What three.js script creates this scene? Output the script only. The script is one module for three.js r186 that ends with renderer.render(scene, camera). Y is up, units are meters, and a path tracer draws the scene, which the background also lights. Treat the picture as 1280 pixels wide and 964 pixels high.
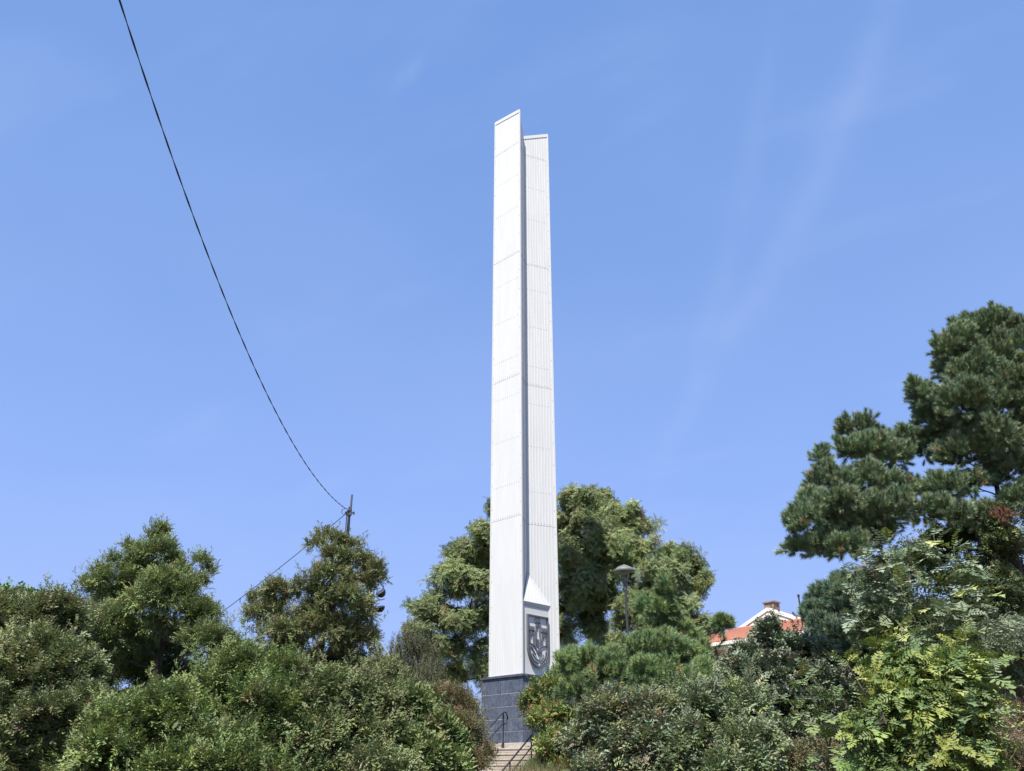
import * as THREE from 'three';
import { mergeGeometries } from 'three/addons/utils/BufferGeometryUtils.js';

// ------------------------------------------------------------------ camera, sky, sun, exposure
const scene = new THREE.Scene();
const camera = new THREE.PerspectiveCamera(48.3, 1024 / 771, 0.1, 3000);
camera.position.set(0, 1.6, 0);
camera.rotation.set(THREE.MathUtils.degToRad(25), 0, 0);
const renderer = new THREE.WebGLRenderer({ antialias: true });
renderer.toneMapping = THREE.LinearToneMapping;
const EXPOSURE = 1.92;
renderer.toneMappingExposure = EXPOSURE;
renderer.shadowMap.enabled = true;

const R = THREE.MathUtils.degToRad;
const V = (x, y, z) => new THREE.Vector3(x, y, z);
const heading = (deg) => V(Math.sin(R(deg)), 0, -Math.cos(R(deg)));      // compass direction on the ground, 0 = -z

const SUN_AZ = 198, SUN_EL = 62;
const sunDir = heading(SUN_AZ).multiplyScalar(Math.cos(R(SUN_EL))).setY(Math.sin(R(SUN_EL)));
const sun = new THREE.DirectionalLight(new THREE.Color(1.0, 0.955, 0.88), 5);
sun.position.copy(sunDir).multiplyScalar(90).add(V(2, 6, -28));
sun.target.position.set(2, 6, -28);
sun.castShadow = true;
sun.shadow.mapSize.set(4096, 4096);
Object.assign(sun.shadow.camera, { left: -45, right: 45, top: 45, bottom: -45, near: 1, far: 220 });
scene.add(sun, sun.target);

let seed = 1;
const srand = (s) => { seed = s | 0; };
const rnd = () => { seed = (seed + 0x6d2b79f5) | 0; let t = Math.imul(seed ^ (seed >>> 15), 1 | seed); t = (t + Math.imul(t ^ (t >>> 7), 61 | t)) ^ t; return ((t ^ (t >>> 14)) >>> 0) / 4294967296; };
const rr = (a, b) => a + (b - a) * rnd();
const hash = (x, y, z) => { let h = Math.imul(x, 374761393) ^ Math.imul(y, 668265263) ^ Math.imul(z, 1274126177); h = Math.imul(h ^ (h >>> 13), 1103515245); return ((h ^ (h >>> 16)) >>> 0) / 4294967296; };
const fade = (t) => t * t * (3 - 2 * t), mix = (a, b, t) => a + (b - a) * t, clamp01 = (t) => Math.min(1, Math.max(0, t));
const sstep = (a, b, x) => fade(clamp01((x - a) / (b - a)));
function noise(x, y, z) {
  const X = Math.floor(x), Y = Math.floor(y), Z = Math.floor(z), u = fade(x - X), v = fade(y - Y), w = fade(z - Z);
  const h = (i, j, k) => hash(X + i, Y + j, Z + k);
  return mix(mix(mix(h(0, 0, 0), h(1, 0, 0), u), mix(h(0, 1, 0), h(1, 1, 0), u), v), mix(mix(h(0, 0, 1), h(1, 0, 1), u), mix(h(0, 1, 1), h(1, 1, 1), u), v), w);
}
const fbm = (x, y, z, o = 4) => { let s = 0, a = 0.5, n = 0; for (let i = 0; i < o; i++) { s += a * noise(x, y, z); n += a; a *= 0.5; x *= 2.03; y *= 2.03; z *= 2.03; } return s / n; };

{ // clear summer sky with a thin veil of cirrus
  const W = 2048, H = 1024, data = new Float32Array(W * H * 4);
  const stops = [[0, 0.43, 0.59, 1.0], [8, 0.385, 0.55, 1.0], [18, 0.30, 0.475, 0.96], [30, 0.232, 0.398, 0.83], [48, 0.185, 0.345, 0.75], [90, 0.15, 0.29, 0.68]];
  const segDist = (a, e, A, E_, B, F) => { const dx = B - A, dy = F - E_, t = Math.max(-0.6, Math.min(1.5, ((a - A) * dx + (e - E_) * dy) / (dx * dx + dy * dy))); return [Math.hypot(a - A - dx * t, e - E_ - dy * t), t]; };
  for (let r = 0; r < H; r++) {
    const el = ((r + 0.5) / H - 0.5) * 180, y = Math.sin(R(el)), ch = Math.cos(R(el));
    const e = Math.max(0, el);
    let k = 0; while (k < stops.length - 2 && e > stops[k + 1][0]) k++;
    const t = clamp01((e - stops[k][0]) / (stops[k + 1][0] - stops[k][0]));
    for (let c = 0; c < W; c++) {
      const phi = ((c + 0.5) / W - 0.5) * 2 * Math.PI, x = Math.cos(phi) * ch, z = Math.sin(phi) * ch;
      const az = THREE.MathUtils.radToDeg(Math.atan2(x, -z));
      const cosg = x * sunDir.x + y * sunDir.y + z * sunDir.z;
      const glow = 1 + 0.12 * cosg * cosg + 0.5 * Math.pow(Math.max(0, cosg), 24);
      const px = x / (y + 0.25), pz = z / (y + 0.25);
      const veil = sstep(0.42, 0.78, fbm(px * 2.1 + 5, 3.3, pz * 2.1 + 9, 4)) * 0.55 + sstep(0.5, 0.8, fbm(px * 3 + pz * 1.6 + 21, 1.7, pz * 9 - px * 5 + 4, 5)) * 0.5;
      let streak = 0;
      if (el > 0) {
        const wob = (fbm(az * 0.12, el * 0.12, 3, 3) - 0.5) * 3.2;
        for (const [A, E_, B, F, w, s] of [[32, 45, 14, 25, 0.9, 0.55], [20, 40, 11.5, 22, 0.6, 0.3]]) {
          const [d, tt] = segDist(az + wob, el, A, E_, B, F);
          streak += s * Math.exp(-(d * d) / (2 * w * w)) * sstep(-0.6, 0.1, tt) * sstep(1.5, 0.7, tt) * (0.35 + 0.9 * fbm(az * 0.5, el * 0.5, 8, 3));
        }
        const [d, tt] = segDist(az, el, -10.5, 43.2, -8.2, 45.2);
        streak += 0.5 * Math.exp(-(d * d) / 0.35) * sstep(-0.6, 0.3, tt) * sstep(1.5, 0.8, tt) * (0.2 + fbm(az * 1.7, el * 1.7, 2, 3));
      }
      const hz = clamp01(veil * 0.16 + streak * 0.24) * sstep(-2, 4, el);
      const cloud = [0.52, 0.64, 1.0], o = (r * W + c) * 4;
      for (let i = 0; i < 3; i++) data[o + i] = mix(mix(stops[k][i + 1], stops[k + 1][i + 1], t) * glow, cloud[i] * glow, hz) / EXPOSURE * (el < 0 ? 0.8 : 1);
      data[o + 3] = 1;
    }
  }
  const t = new THREE.DataTexture(data, W, H, THREE.RGBAFormat, THREE.FloatType);
  t.mapping = THREE.EquirectangularReflectionMapping; t.magFilter = THREE.LinearFilter; t.needsUpdate = true;
  scene.background = t; scene.environment = t;
}

// ------------------------------------------------------------------ helpers
const taken = new Map();
const numbered = (n) => { const k = taken.get(n) ?? 0; taken.set(n, k + 1); return k ? `${n}_${String(k).padStart(3, '0')}` : n; };
function thing(name, label, category, pos, group) {
  const g = new THREE.Group(); g.name = numbered(name); g.position.copy(pos); scene.add(g);
  g.userData = { label, category }; if (group) g.userData.group = group;
  return g;
}
function add(parent, name, geo, mat, extra) {
  const m = new THREE.Mesh(geo, mat); m.name = name; m.castShadow = m.receiveShadow = true; parent.add(m);
  if (extra) Object.assign(m.userData, extra);
  return m;
}
const lin = (r, g, b) => new THREE.Color().setRGB(r, g, b);
const std = (r, g, b, rough = 0.8, o = {}) => new THREE.MeshStandardMaterial({ color: lin(r, g, b), roughness: rough, ...o });
function dataTex(w, h, f, srgb = false) {
  const d = new Uint8Array(w * h * 4);
  for (let y = 0; y < h; y++) for (let x = 0; x < w; x++) { const c = f(x / w, y / h, x, y), o = (y * w + x) * 4; for (let i = 0; i < 3; i++) d[o + i] = 255 * clamp01(c[i] ?? c[0]); d[o + 3] = 255; }
  const t = new THREE.DataTexture(d, w, h); t.wrapS = t.wrapT = THREE.RepeatWrapping; t.magFilter = THREE.LinearFilter; t.needsUpdate = true;
  if (srgb) t.colorSpace = THREE.SRGBColorSpace;
  return t;
}
const pnoise = (u, v, f, z, o = 4) => { // repeats over the unit square
  const a = u * 2 * Math.PI, b = v * 2 * Math.PI, k = f / 6.283;
  return fbm(Math.cos(a) * k + 7 + z, Math.sin(a) * k + Math.cos(b) * k * 1.31 + 3, Math.sin(b) * k + 11 - z * 2, o);
};
function box(w, h, d, x = 0, y = 0, z = 0, bevel = 0) {
  if (!bevel) return new THREE.BoxGeometry(w, h, d).translate(x, y, z);
  const s = new THREE.Shape(), a = w / 2 - bevel, b = h / 2 - bevel;
  s.moveTo(-a, -b); s.lineTo(a, -b); s.lineTo(a, b); s.lineTo(-a, b); s.closePath();
  return new THREE.ExtrudeGeometry(s, { depth: d - 2 * bevel, bevelEnabled: true, bevelThickness: bevel, bevelSize: bevel, bevelSegments: 1, steps: 1 }).translate(x, y, z - d / 2 + bevel);
}
function tube(points, r0, r1, seg = 6, sub = 3) { // tapered tube through points
  const c = new THREE.CatmullRomCurve3(points), n = Math.max(2, (points.length - 1) * sub), pos = [], idx = [];
  const fr = c.computeFrenetFrames(n, false);
  for (let i = 0; i <= n; i++) {
    const p = c.getPoint(i / n), r = mix(r0, r1, i / n);
    for (let j = 0; j < seg; j++) { const a = j / seg * 2 * Math.PI, q = p.clone().addScaledVector(fr.normals[i], Math.cos(a) * r).addScaledVector(fr.binormals[i], Math.sin(a) * r); pos.push(q.x, q.y, q.z); }
  }
  for (let i = 0; i < n; i++) for (let j = 0; j < seg; j++) { const a = i * seg + j, b = i * seg + (j + 1) % seg; idx.push(a, b, a + seg, b, b + seg, a + seg); }
  for (let j = 1; j < seg - 1; j++) { idx.push(0, j + 1, j); idx.push(n * seg, n * seg + j, n * seg + j + 1); }
  const g = new THREE.BufferGeometry(); g.setAttribute('position', new THREE.Float32BufferAttribute(pos, 3)); g.setIndex(idx); g.computeVertexNormals();
  return g;
}
function prism(pts, y0, tops) { // pts [{x,z}] counterclockwise from above or not: drawn on both sides
  const v = [], n = pts.length, tri = (...a) => a.forEach((p) => v.push(p[0], p[1], p[2]));
  const top = (i) => [pts[i].x, tops[i], pts[i].z], bot = (i) => [pts[i].x, y0, pts[i].z];
  for (let i = 0; i < n; i++) { const j = (i + 1) % n; tri(bot(i), bot(j), top(j)); tri(bot(i), top(j), top(i)); }
  for (let i = 1; i < n - 1; i++) { tri(top(0), top(i), top(i + 1)); tri(bot(0), bot(i + 1), bot(i)); }
  const g = new THREE.BufferGeometry(); g.setAttribute('position', new THREE.Float32BufferAttribute(v, 3)); g.computeVertexNormals();
  const uv = []; for (let i = 0; i < v.length; i += 3) uv.push(v[i] + v[i + 2], v[i + 1]);
  g.setAttribute('uv', new THREE.Float32BufferAttribute(uv, 2));
  return g;
}

// ------------------------------------------------------------------ ground
const STAIR_TOP = V(0.45, 2.885, -30.05), STAIR_AZ = 207, RISE = 0.165, RUN = 0.31, STEPS = 15;
const down = heading(STAIR_AZ), across = heading(STAIR_AZ - 90);        // across points to the viewer's right
function groundY(x, z) {
  const D = -z;
  let h = 0.9 * sstep(5, 22, D) + 2.0 * sstep(20, 30.5, D);
  h += 2.1 * sstep(4.5, 12, x) * sstep(12, 21, D) * (1 - sstep(28, 40, D));
  h += (fbm(x * 0.35 + 40, 0.5, z * 0.35 + 40, 3) - 0.5) * 0.35 * sstep(3, 10, D) * (1 - sstep(27, 29, D) * (1 - sstep(2.5, 5, Math.abs(x - 0.4))));
  const rx = x - STAIR_TOP.x, rz = z - STAIR_TOP.z, d = rx * down.x + rz * down.z, w = Math.abs(rx * across.x + rz * across.z);
  if (d > -3 && d < 9) {
    const line = d < 0 ? 2.885 : Math.max(0.2, 2.885 - d * RISE / RUN);
    const inside = 1 - sstep(1.05, 2.0, w);
    const cut = Math.min(h, line - 0.13);
    h = mix(h, cut, inside * sstep(9, 7.5, d) * sstep(-3, -2.2, d));
  }
  return h;
}
{
  const xs = [], zs = [];
  for (let x = -900; x < -30; x += x < -120 ? 60 : 6) xs.push(x);
  for (let x = -30; x <= 30; x += 0.4) xs.push(x);
  for (let x = 36; x <= 900; x += x > 120 ? 60 : 6) xs.push(x);
  for (let z = -1500; z < -45; z += z < -120 ? 80 : 5) zs.push(z);
  for (let z = -45; z <= 4; z += 0.4) zs.push(z);
  for (let z = 8; z <= 200; z += 24) zs.push(z);
  const pos = [], uv = [], idx = [];
  for (const z of zs) for (const x of xs) { pos.push(x, groundY(x, z), z); uv.push(x / 3, -z / 3); }
  const n = xs.length;
  for (let j = 0; j < zs.length - 1; j++) for (let i = 0; i < n - 1; i++) { const a = j * n + i; idx.push(a, a + n, a + 1, a + 1, a + n, a + n + 1); }
  const g = new THREE.BufferGeometry(); g.setAttribute('position', new THREE.Float32BufferAttribute(pos, 3)); g.setAttribute('uv', new THREE.Float32BufferAttribute(uv, 2)); g.setIndex(idx); g.computeVertexNormals();
  const soil = dataTex(512, 512, (u, v) => {
    const a = pnoise(u, v, 9, 1), b = pnoise(u, v, 60, 5, 3), c = sstep(0.42, 0.6, a);
    const k = 0.65 + 0.7 * b;
    return [mix(0.42, 0.34, c) * k, mix(0.35, 0.36, c) * k, mix(0.24, 0.2, c) * k];
  }, true);
  add(scene, 'ground', g, new THREE.MeshStandardMaterial({ map: soil, roughness: 1, bumpMap: soil, bumpScale: 0.03 }), { kind: 'structure' });
}

// ------------------------------------------------------------------ monument
const N = V(0.358, 0, -31), I = N.clone().addScaledVector(heading(14), 0.77), L = N.clone().addScaledVector(heading(-46), 1.6), E = I.clone().addScaledVector(heading(67), 1.24);
const CORNER = N.clone().addScaledVector(heading(180), 0.2), BASE_Y = 2.885, PLINTH_TOP = 5.1;
const monument = thing('monument', 'tall white ribbed metal obelisk with a shield crest on a dark stone plinth', 'monument', V(0.36, BASE_Y, -32.1));
const local = (p, y = 0) => V(p.x - monument.position.x, y - monument.position.y, p.z - monument.position.z);
const framed = (name, parent, p, y, az) => { const g = new THREE.Group(); g.name = name; g.position.copy(local(p, y)); g.rotation.y = R(90 - az); parent.add(g); return g; };
const whiteTex = dataTex(512, 512, (u, v) => { const k = 0.955 + 0.04 * (pnoise(u, v * 0.5, 14, 2) - 0.5) + 0.025 * (noise(u * 512 * 0.35, 3, 7) - 0.5) * pnoise(u, v, 5, 9); return [k, k * 0.997, k * 0.985]; }, true);
const whitePaint = new THREE.MeshStandardMaterial({ map: whiteTex, color: lin(0.66, 0.66, 0.66), roughness: 0.55 });
const screwMat = std(0.22, 0.22, 0.24, 0.6);
const fin = (names, poly, tops) => {
  const g = prism(poly.map((p) => local(p)), PLINTH_TOP - BASE_Y, tops.map((t) => t - BASE_Y));
  return add(monument, names, g, whitePaint);
};
const inset = (p, az, d) => p.clone().addScaledVector(heading(az), d);
const tallFin = fin('tall_fin', [L, N, I, inset(I, 14, 0.55), inset(L, 44, 0.75)].map((p, i) => (i < 1 ? inset(p, 44, 0.03) : p)), [30.5, 30.3, 29.33, 29.1, 29.9]);
const shortFin = fin('short_fin', [inset(I, 337, 0.02), inset(E, 337, 0.02), inset(E, 337, 0.55), inset(I, 337, 0.75)], [29.33, 29.9, 29.5, 29.2]);
// ribbed sheet: standing ribs along its height, made of one bent plate
function ribSheet(w, y0, y1a, y1b, pitch, ribW, ribH, off, m0, m1) {
  const prof = [[0, off - 0.02], [0, off]];
  const n = Math.round((w - m0 - m1) / pitch), p = (w - m0 - m1) / n;
  for (let i = 0; i <= n; i++) { const x = m0 + i * p; prof.push([x - ribW / 2 - 0.006, off], [x - ribW / 2, off + ribH], [x + ribW / 2, off + ribH], [x + ribW / 2 + 0.006, off]); }
  prof.push([w, off], [w, off - 0.02]);
  const v = [], uv = [], top = (x) => mix(y1a, y1b, x / w);
  for (let i = 0; i < prof.length - 1; i++) {
    const [xa, za] = prof[i], [xb, zb] = prof[i + 1], A = [xa, y0, za], B = [xb, y0, zb], C = [xb, top(xb), zb], D = [xa, top(xa), za];
    for (const q of [A, B, C, A, C, D]) { v.push(...q); uv.push(q[0] * 0.4 + y0, q[1] * 0.12); }
    const C0 = [xb, top(xb), off - 0.02], D0 = [xa, top(xa), off - 0.02], A0 = [xa, y0, off - 0.02], B0 = [xb, y0, off - 0.02];
    for (const q of [D, C, C0, D, C0, D0, A0, B0, B, A0, B, A]) { v.push(...q); uv.push(q[0] * 0.4 + y0, q[1] * 0.12); }
  }
  const g = new THREE.BufferGeometry(); g.setAttribute('position', new THREE.Float32BufferAttribute(v, 3)); g.setAttribute('uv', new THREE.Float32BufferAttribute(uv, 2)); g.computeVertexNormals();
  return { g, xs: Array.from({ length: n + 1 }, (_, i) => m0 + i * p) };
}
function clad(core, p, az, w, topA, topB, m0, m1, shift, ribH) {
  const cuts = [PLINTH_TOP + 0.012, 10.77 + shift, 16.6 + shift, 22.42 + shift, 28.4 + shift], rows = [12.08, 13.94, 15.78, 17.48, 19.34, 21.17, 24.85, 26.6];
  const base = V(p.x, 0, p.z), put = (m) => { m.position.copy(local(base, 0)); m.rotation.y = R(90 - az); };
  let xs;
  cuts.forEach((y0, i) => {
    const last = i === cuts.length - 1, s = ribSheet(w, y0, last ? topA - 0.1 : cuts[i + 1] - 0.014, last ? topB - 0.1 : cuts[i + 1] - 0.014, 0.122, 0.026, ribH, 0.006, m0, m1);
    xs = s.xs; put(add(core, 'cladding_panel', s.g, whitePaint));
  });
  const screw = new THREE.CylinderGeometry(0.0115, 0.0115, 0.008, 6).rotateX(Math.PI / 2);
  for (const y of [...rows.map((r) => r + shift), ...cuts.slice(1).map((c) => c + 0.07)])
    put(add(core, 'screw_row', mergeGeometries(xs.map((x, i) => screw.clone().translate(x + (i ? 0.061 : 0.05) * (i < xs.length - 1 ? 1 : -1), y, 0.011))), screwMat, { kind: 'stuff' }));
  // edge screws along both margins
  const edge = []; for (let y = PLINTH_TOP + 0.6; y < topB - 0.8; y += 0.93) edge.push(screw.clone().translate(0.045, y, 0.011), screw.clone().translate(w - 0.045, y, 0.011));
  put(add(core, 'screw_row', mergeGeometries(edge), screwMat, { kind: 'stuff' }));
  // cap flashing, proud of the ribs
  const s = new THREE.Shape(); s.moveTo(-0.012, topA - 0.17); s.lineTo(w + 0.012, topB - 0.17); s.lineTo(w + 0.012, topB + 0.015); s.lineTo(-0.012, topA + 0.015); s.closePath();
  put(add(core, 'cap_flashing', new THREE.ExtrudeGeometry(s, { depth: 0.012, bevelEnabled: false }).translate(0, 0, ribH + 0.0068), whitePaint));
}
clad(tallFin, L, 134, 1.6, 30.5, 30.3, 0.09, 0.09, 0, 0.008);
clad(shortFin, I, 67, 1.24, 29.33, 29.9, 0.06, 0.17, -0.15, 0.009);
// corner trims
for (const [q, az, y1] of [[N, 134, 30.28], [L, 134, 30.48]]) {
  const g = box(0.05, y1 - PLINTH_TOP - 0.02, 0.05, 0, 0, 0), m = add(tallFin, 'corner_trim', g, whitePaint);
  m.position.copy(local(q, (y1 + PLINTH_TOP) / 2)).addScaledVector(heading(224), q === N ? -0.005 : 0.005); m.rotation.y = R(90 - az);
}
{
  const m = add(shortFin, 'corner_trim', box(0.06, 29.86 - PLINTH_TOP - 0.02, 0.06), whitePaint);
  m.position.copy(local(E, (29.86 + PLINTH_TOP) / 2)); m.rotation.y = R(90 - 67);
  const s = add(tallFin, 'return_seam', box(0.012, 23.6, 0.012), screwMat);
  s.position.copy(local(inset(N, 14, 0.4), 17.1)).addScaledVector(heading(104), 0.002); s.rotation.y = R(90 - 14);
  for (const y of [28.3, 22.35, 16.5, 10.7]) { const j = add(tallFin, 'return_seam', box(0.74, 0.012, 0.012), screwMat); j.position.copy(local(inset(N, 14, 0.39), y)).addScaledVector(heading(104), 0.002); j.rotation.y = R(90 - 14); }
}
// crest niche: panel between the fins under a small three-cornered roof
{
  const W = 1.5, H = 2.36, y0 = PLINTH_TOP + 0.012, start = inset(N, 44, 0.06);
  const crest = new THREE.Group(); crest.name = 'crest_panel'; monument.add(crest);
  crest.position.copy(local(start, y0)).addScaledVector(heading(134), -0.05); crest.rotation.y = R(90 - 44);
  add(crest, 'backing_panel', box(W, H, 0.06, W / 2, H / 2, -0.03, 0.004), new THREE.MeshStandardMaterial({ map: whiteTex, color: lin(0.74, 0.73, 0.71), roughness: 0.65 }));
  // roof: apex in the inner corner, fascia along the panel
  const ap = local(inset(I, 120, 0.03), 8.75).sub(crest.position).applyAxisAngle(V(0, 1, 0), -crest.rotation.y);
  const f = 0.14, xa = 0.0, xb = W + 0.1, zf = 0.05, a = [xa, H + f, zf], b = [xb, H + f, zf], a0 = [xa, H + 0.01, zf - 0.05], b0 = [xb - 0.05, H + 0.01, zf - 0.05], P = [ap.x, ap.y, ap.z], Q = [ap.x, H + 0.01, ap.z];
  const bz = [xb, H + f, -0.22], bz0 = [xb - 0.05, H + 0.01, -0.22];
  const v = []; for (const t of [[a, b, P], [b, bz, P], [a, a0, b0], [a, b0, b], [b, b0, bz0], [b, bz0, bz], [a0, Q, b0], [b0, Q, bz0], [a, P, Q], [a, Q, a0]]) for (const q of t) v.push(...q);
  const g = new THREE.BufferGeometry(); g.setAttribute('position', new THREE.Float32BufferAttribute(v, 3)); g.setAttribute('uv', new THREE.Float32BufferAttribute(v.filter((_, i) => i % 3 !== 2).map((q) => q * 0.4), 2)); g.computeVertexNormals();
  add(crest, 'canopy_roof', g, whitePaint);
  const ribs = []; for (let i = 1; i < 8; i++) { const t = i / 8, s0 = V(mix(xa, xb, t), H + f + 0.004, zf), s1 = V(...P).lerp(s0, 0.12); ribs.push(tube([s0, s1.clone().setY(s1.y + 0.006)], 0.006, 0.004, 4, 1)); }
  add(crest, 'roof_seams', mergeGeometries(ribs), whitePaint);
  const hip = add(crest, 'hip_flashing', tube([V(...P), V(...bz).setY(H + f + 0.01)], 0.016, 0.016, 5, 1), screwMat);
  hip.castShadow = true;
  // shield
  const iron = std(0.115, 0.117, 0.128, 0.6), field = new THREE.MeshStandardMaterial({ map: whiteTex, color: lin(0.8, 0.8, 0.8), roughness: 0.6 });
  const cx = 0.76, top = 2.06, hw = 0.55, bot = 0.26;
  const shieldPath = (k) => { const s = new THREE.Shape(), w = hw - k, t = top - k, bo = bot + k * 1.15, sh = 1.0; s.moveTo(cx - w, t); s.lineTo(cx + w, t); s.lineTo(cx + w, sh); s.bezierCurveTo(cx + w, bo + 0.32, cx + w * 0.5, bo + 0.05, cx, bo); s.bezierCurveTo(cx - w * 0.5, bo + 0.05, cx - w, bo + 0.32, cx - w, sh); s.closePath(); return s; };
  const ring = shieldPath(0); ring.holes.push(shieldPath(0.045));
  const ex = (s, d, z) => new THREE.ExtrudeGeometry(s, { depth: d, bevelEnabled: true, bevelThickness: 0.006, bevelSize: 0.005, bevelSegments: 1, curveSegments: 10 }).translate(0, 0, z);
  add(crest, 'shield_field', new THREE.ExtrudeGeometry(shieldPath(0.05), { depth: 0.02, bevelEnabled: false, curveSegments: 12 }).translate(0, 0, 0.003), field);
  add(crest, 'shield_rim', ex(ring, 0.07, 0.006), iron);
  const poly = (pts) => { const s = new THREE.Shape(); pts.forEach(([x, y], i) => (i ? s.lineTo(cx + x, y) : s.moveTo(cx + x, y))); s.closePath(); return s; };
  // tower: crenellated head, tapered neck, pale body between dark sides
  const tower = (x, yb, yt, w) => {
    const h = w / 2, c = yt, k = w / 5, parts = [];
    parts.push(ex(poly([[x - h, c - 0.15], [x + h, c - 0.15], [x + h, c], [x + h - k, c], [x + h - k, c - 0.07], [x + k / 2, c - 0.07], [x + k / 2, c], [x - k / 2, c], [x - k / 2, c - 0.07], [x - h + k, c - 0.07], [x - h + k, c], [x - h, c]]), 0.04, 0.024));
    for (const s of [-1, 1]) parts.push(ex(poly([[x + s * h * 0.55, c - 0.15], [x + s * h * 0.9, c - 0.15], [x + s * h * 0.62, c - 0.27], [x + s * h * 0.3, c - 0.27]]), 0.03, 0.024));
    for (const s of [-1, 1]) parts.push(ex(poly([[x + s * h * 0.62, c - 0.27], [x + s * h * 0.86, c - 0.27], [x + s * h * 0.86, yb], [x + s * h * 0.62, yb]]), 0.03, 0.024));
    parts.push(ex(poly([[x - 0.018, c - 0.3], [x + 0.018, c - 0.3], [x + 0.018, c - 0.4], [x - 0.018, c - 0.4]]), 0.012, 0.024));
    return mergeGeometries(parts);
  };
  add(crest, 'tower', tower(-0.33, 1.07, 1.66, 0.28), iron);
  add(crest, 'tower', tower(0.33, 1.07, 1.66, 0.28), iron);
  add(crest, 'tower', tower(0, 1.4, 1.97, 0.26), iron);
  add(crest, 'gate', mergeGeometries([ex(poly([[-0.14, 1.36], [-0.105, 1.36], [-0.105, 1.0], [-0.14, 1.0]]), 0.03, 0.024), ex(poly([[0.105, 1.36], [0.14, 1.36], [0.14, 0.96], [0.105, 0.96]]), 0.03, 0.024), ex(poly([[-0.06, 1.24], [0.06, 1.24], [0.06, 1.02], [0, 0.95], [-0.06, 1.02]]), 0.012, 0.024)]), iron);
  const wave = (pts, r) => tube(pts.map(([x, y]) => V(cx + x, y, 0.035)), r, r * 0.7, 6, 4);
  add(crest, 'wall_line', mergeGeometries([wave([[-0.5, 1.06], [-0.32, 1.05], [-0.18, 0.98], [-0.06, 0.86]], 0.026), wave([[0.06, 0.92], [0.2, 1.0], [0.36, 1.04], [0.5, 1.03]], 0.026)]), iron);
  for (const [pts, r] of [[[[-0.43, 0.94], [-0.36, 0.7], [-0.2, 0.5], [0.02, 0.41]], 0.03], [[[0.44, 0.9], [0.38, 0.66], [0.24, 0.5], [0.1, 0.43]], 0.026], [[[-0.4, 0.98], [-0.24, 0.84], [-0.1, 0.7]], 0.026], [[[-0.28, 0.74], [-0.14, 0.6], [0.02, 0.54], [0.12, 0.62]], 0.022], [[[0.1, 0.5], [0.22, 0.6], [0.3, 0.76]], 0.02], [[[0.0, 0.74], [0.12, 0.7], [0.22, 0.82]], 0.018]]) add(crest, 'wave', wave(pts, r), iron);
  add(crest, 'boat', mergeGeometries([ex(poly([[-0.1, 0.86], [0.2, 0.86], [0.14, 0.76], [-0.02, 0.76]]), 0.02, 0.024), ex(poly([[0.03, 0.87], [0.06, 0.87], [0.06, 0.98], [0.03, 0.98]]), 0.015, 0.024)]), iron);
}
// plinth of dark stone tiles
{
  const plinth = new THREE.Group(); plinth.name = 'plinth'; monument.add(plinth); plinth.position.copy(local(CORNER, BASE_Y)); plinth.rotation.y = R(90 - 44);
  const S = 2.0, HT = PLINTH_TOP - BASE_Y - 0.07;      // local x along heading 44, local -z... left face runs to heading -46 = local -z
  const stoneTex = (k) => dataTex(256, 256, (u, v) => {
    const st = noise(u * 90 + k * 31, 2, k) * 0.55 + noise(u * 36 + k * 13, v * 5, 4) * 0.45, bl = pnoise(u, v, 8, k), sp = pnoise(u, v, 70, k + 3, 2);
    const t = 0.33 + 0.16 * (st - 0.5) + 0.16 * (bl - 0.5) + 0.14 * (sp - 0.5);
    return [t * 0.96, t * 1.04, t * 1.2];
  }, true);
  const mats = [1, 2, 3, 4].map((k) => new THREE.MeshStandardMaterial({ map: stoneTex(k), roughness: 0.5 }));
  add(plinth, 'core', box(S - 0.012, HT, S - 0.012, S / 2, HT / 2, -S / 2), std(0.55, 0.55, 0.55, 0.9));
  const rows = [0, 0.4, 0.8, 1.2, 1.62, HT], gap = 0.02;
  const tileGeo = new Map(), tile = (w, h) => { const k = w + '_' + h.toFixed(3); if (!tileGeo.has(k)) tileGeo.set(k, box(w - 0.007, h - gap, 0.03, 0, 0, 0, 0.003)); return tileGeo.get(k); };
  srand(5);
  for (const [face, turn] of [['left', -Math.PI / 2], ['right', 0]]) for (let r = 0; r < 5; r++) {
    const h = rows[r + 1] - rows[r], cols = r % 2 ? [0.5, 1.0, 0.5] : [1.0, 1.0]; let x = 0;
    for (const w of cols) {
      const m = add(plinth, 'stone_tile', tile(w, h), mats[Math.floor(rnd() * 4)]), c = x + w / 2, y = rows[r] + h / 2, d = rr(-0.0015, 0.0015) - 0.012;
      if (face === 'left') { m.position.set(0.0 - d, y, -c); m.rotation.y = turn; } else { m.position.set(c, y, d); }
      x += w;
    }
  }
  add(plinth, 'cap_slab', box(S + 0.1, 0.07, S + 0.1, S / 2, HT + 0.035, -S / 2, 0.006), new THREE.MeshStandardMaterial({ map: stoneTex(7), color: lin(0.8, 0.8, 0.8), roughness: 0.6 }));
}

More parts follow.
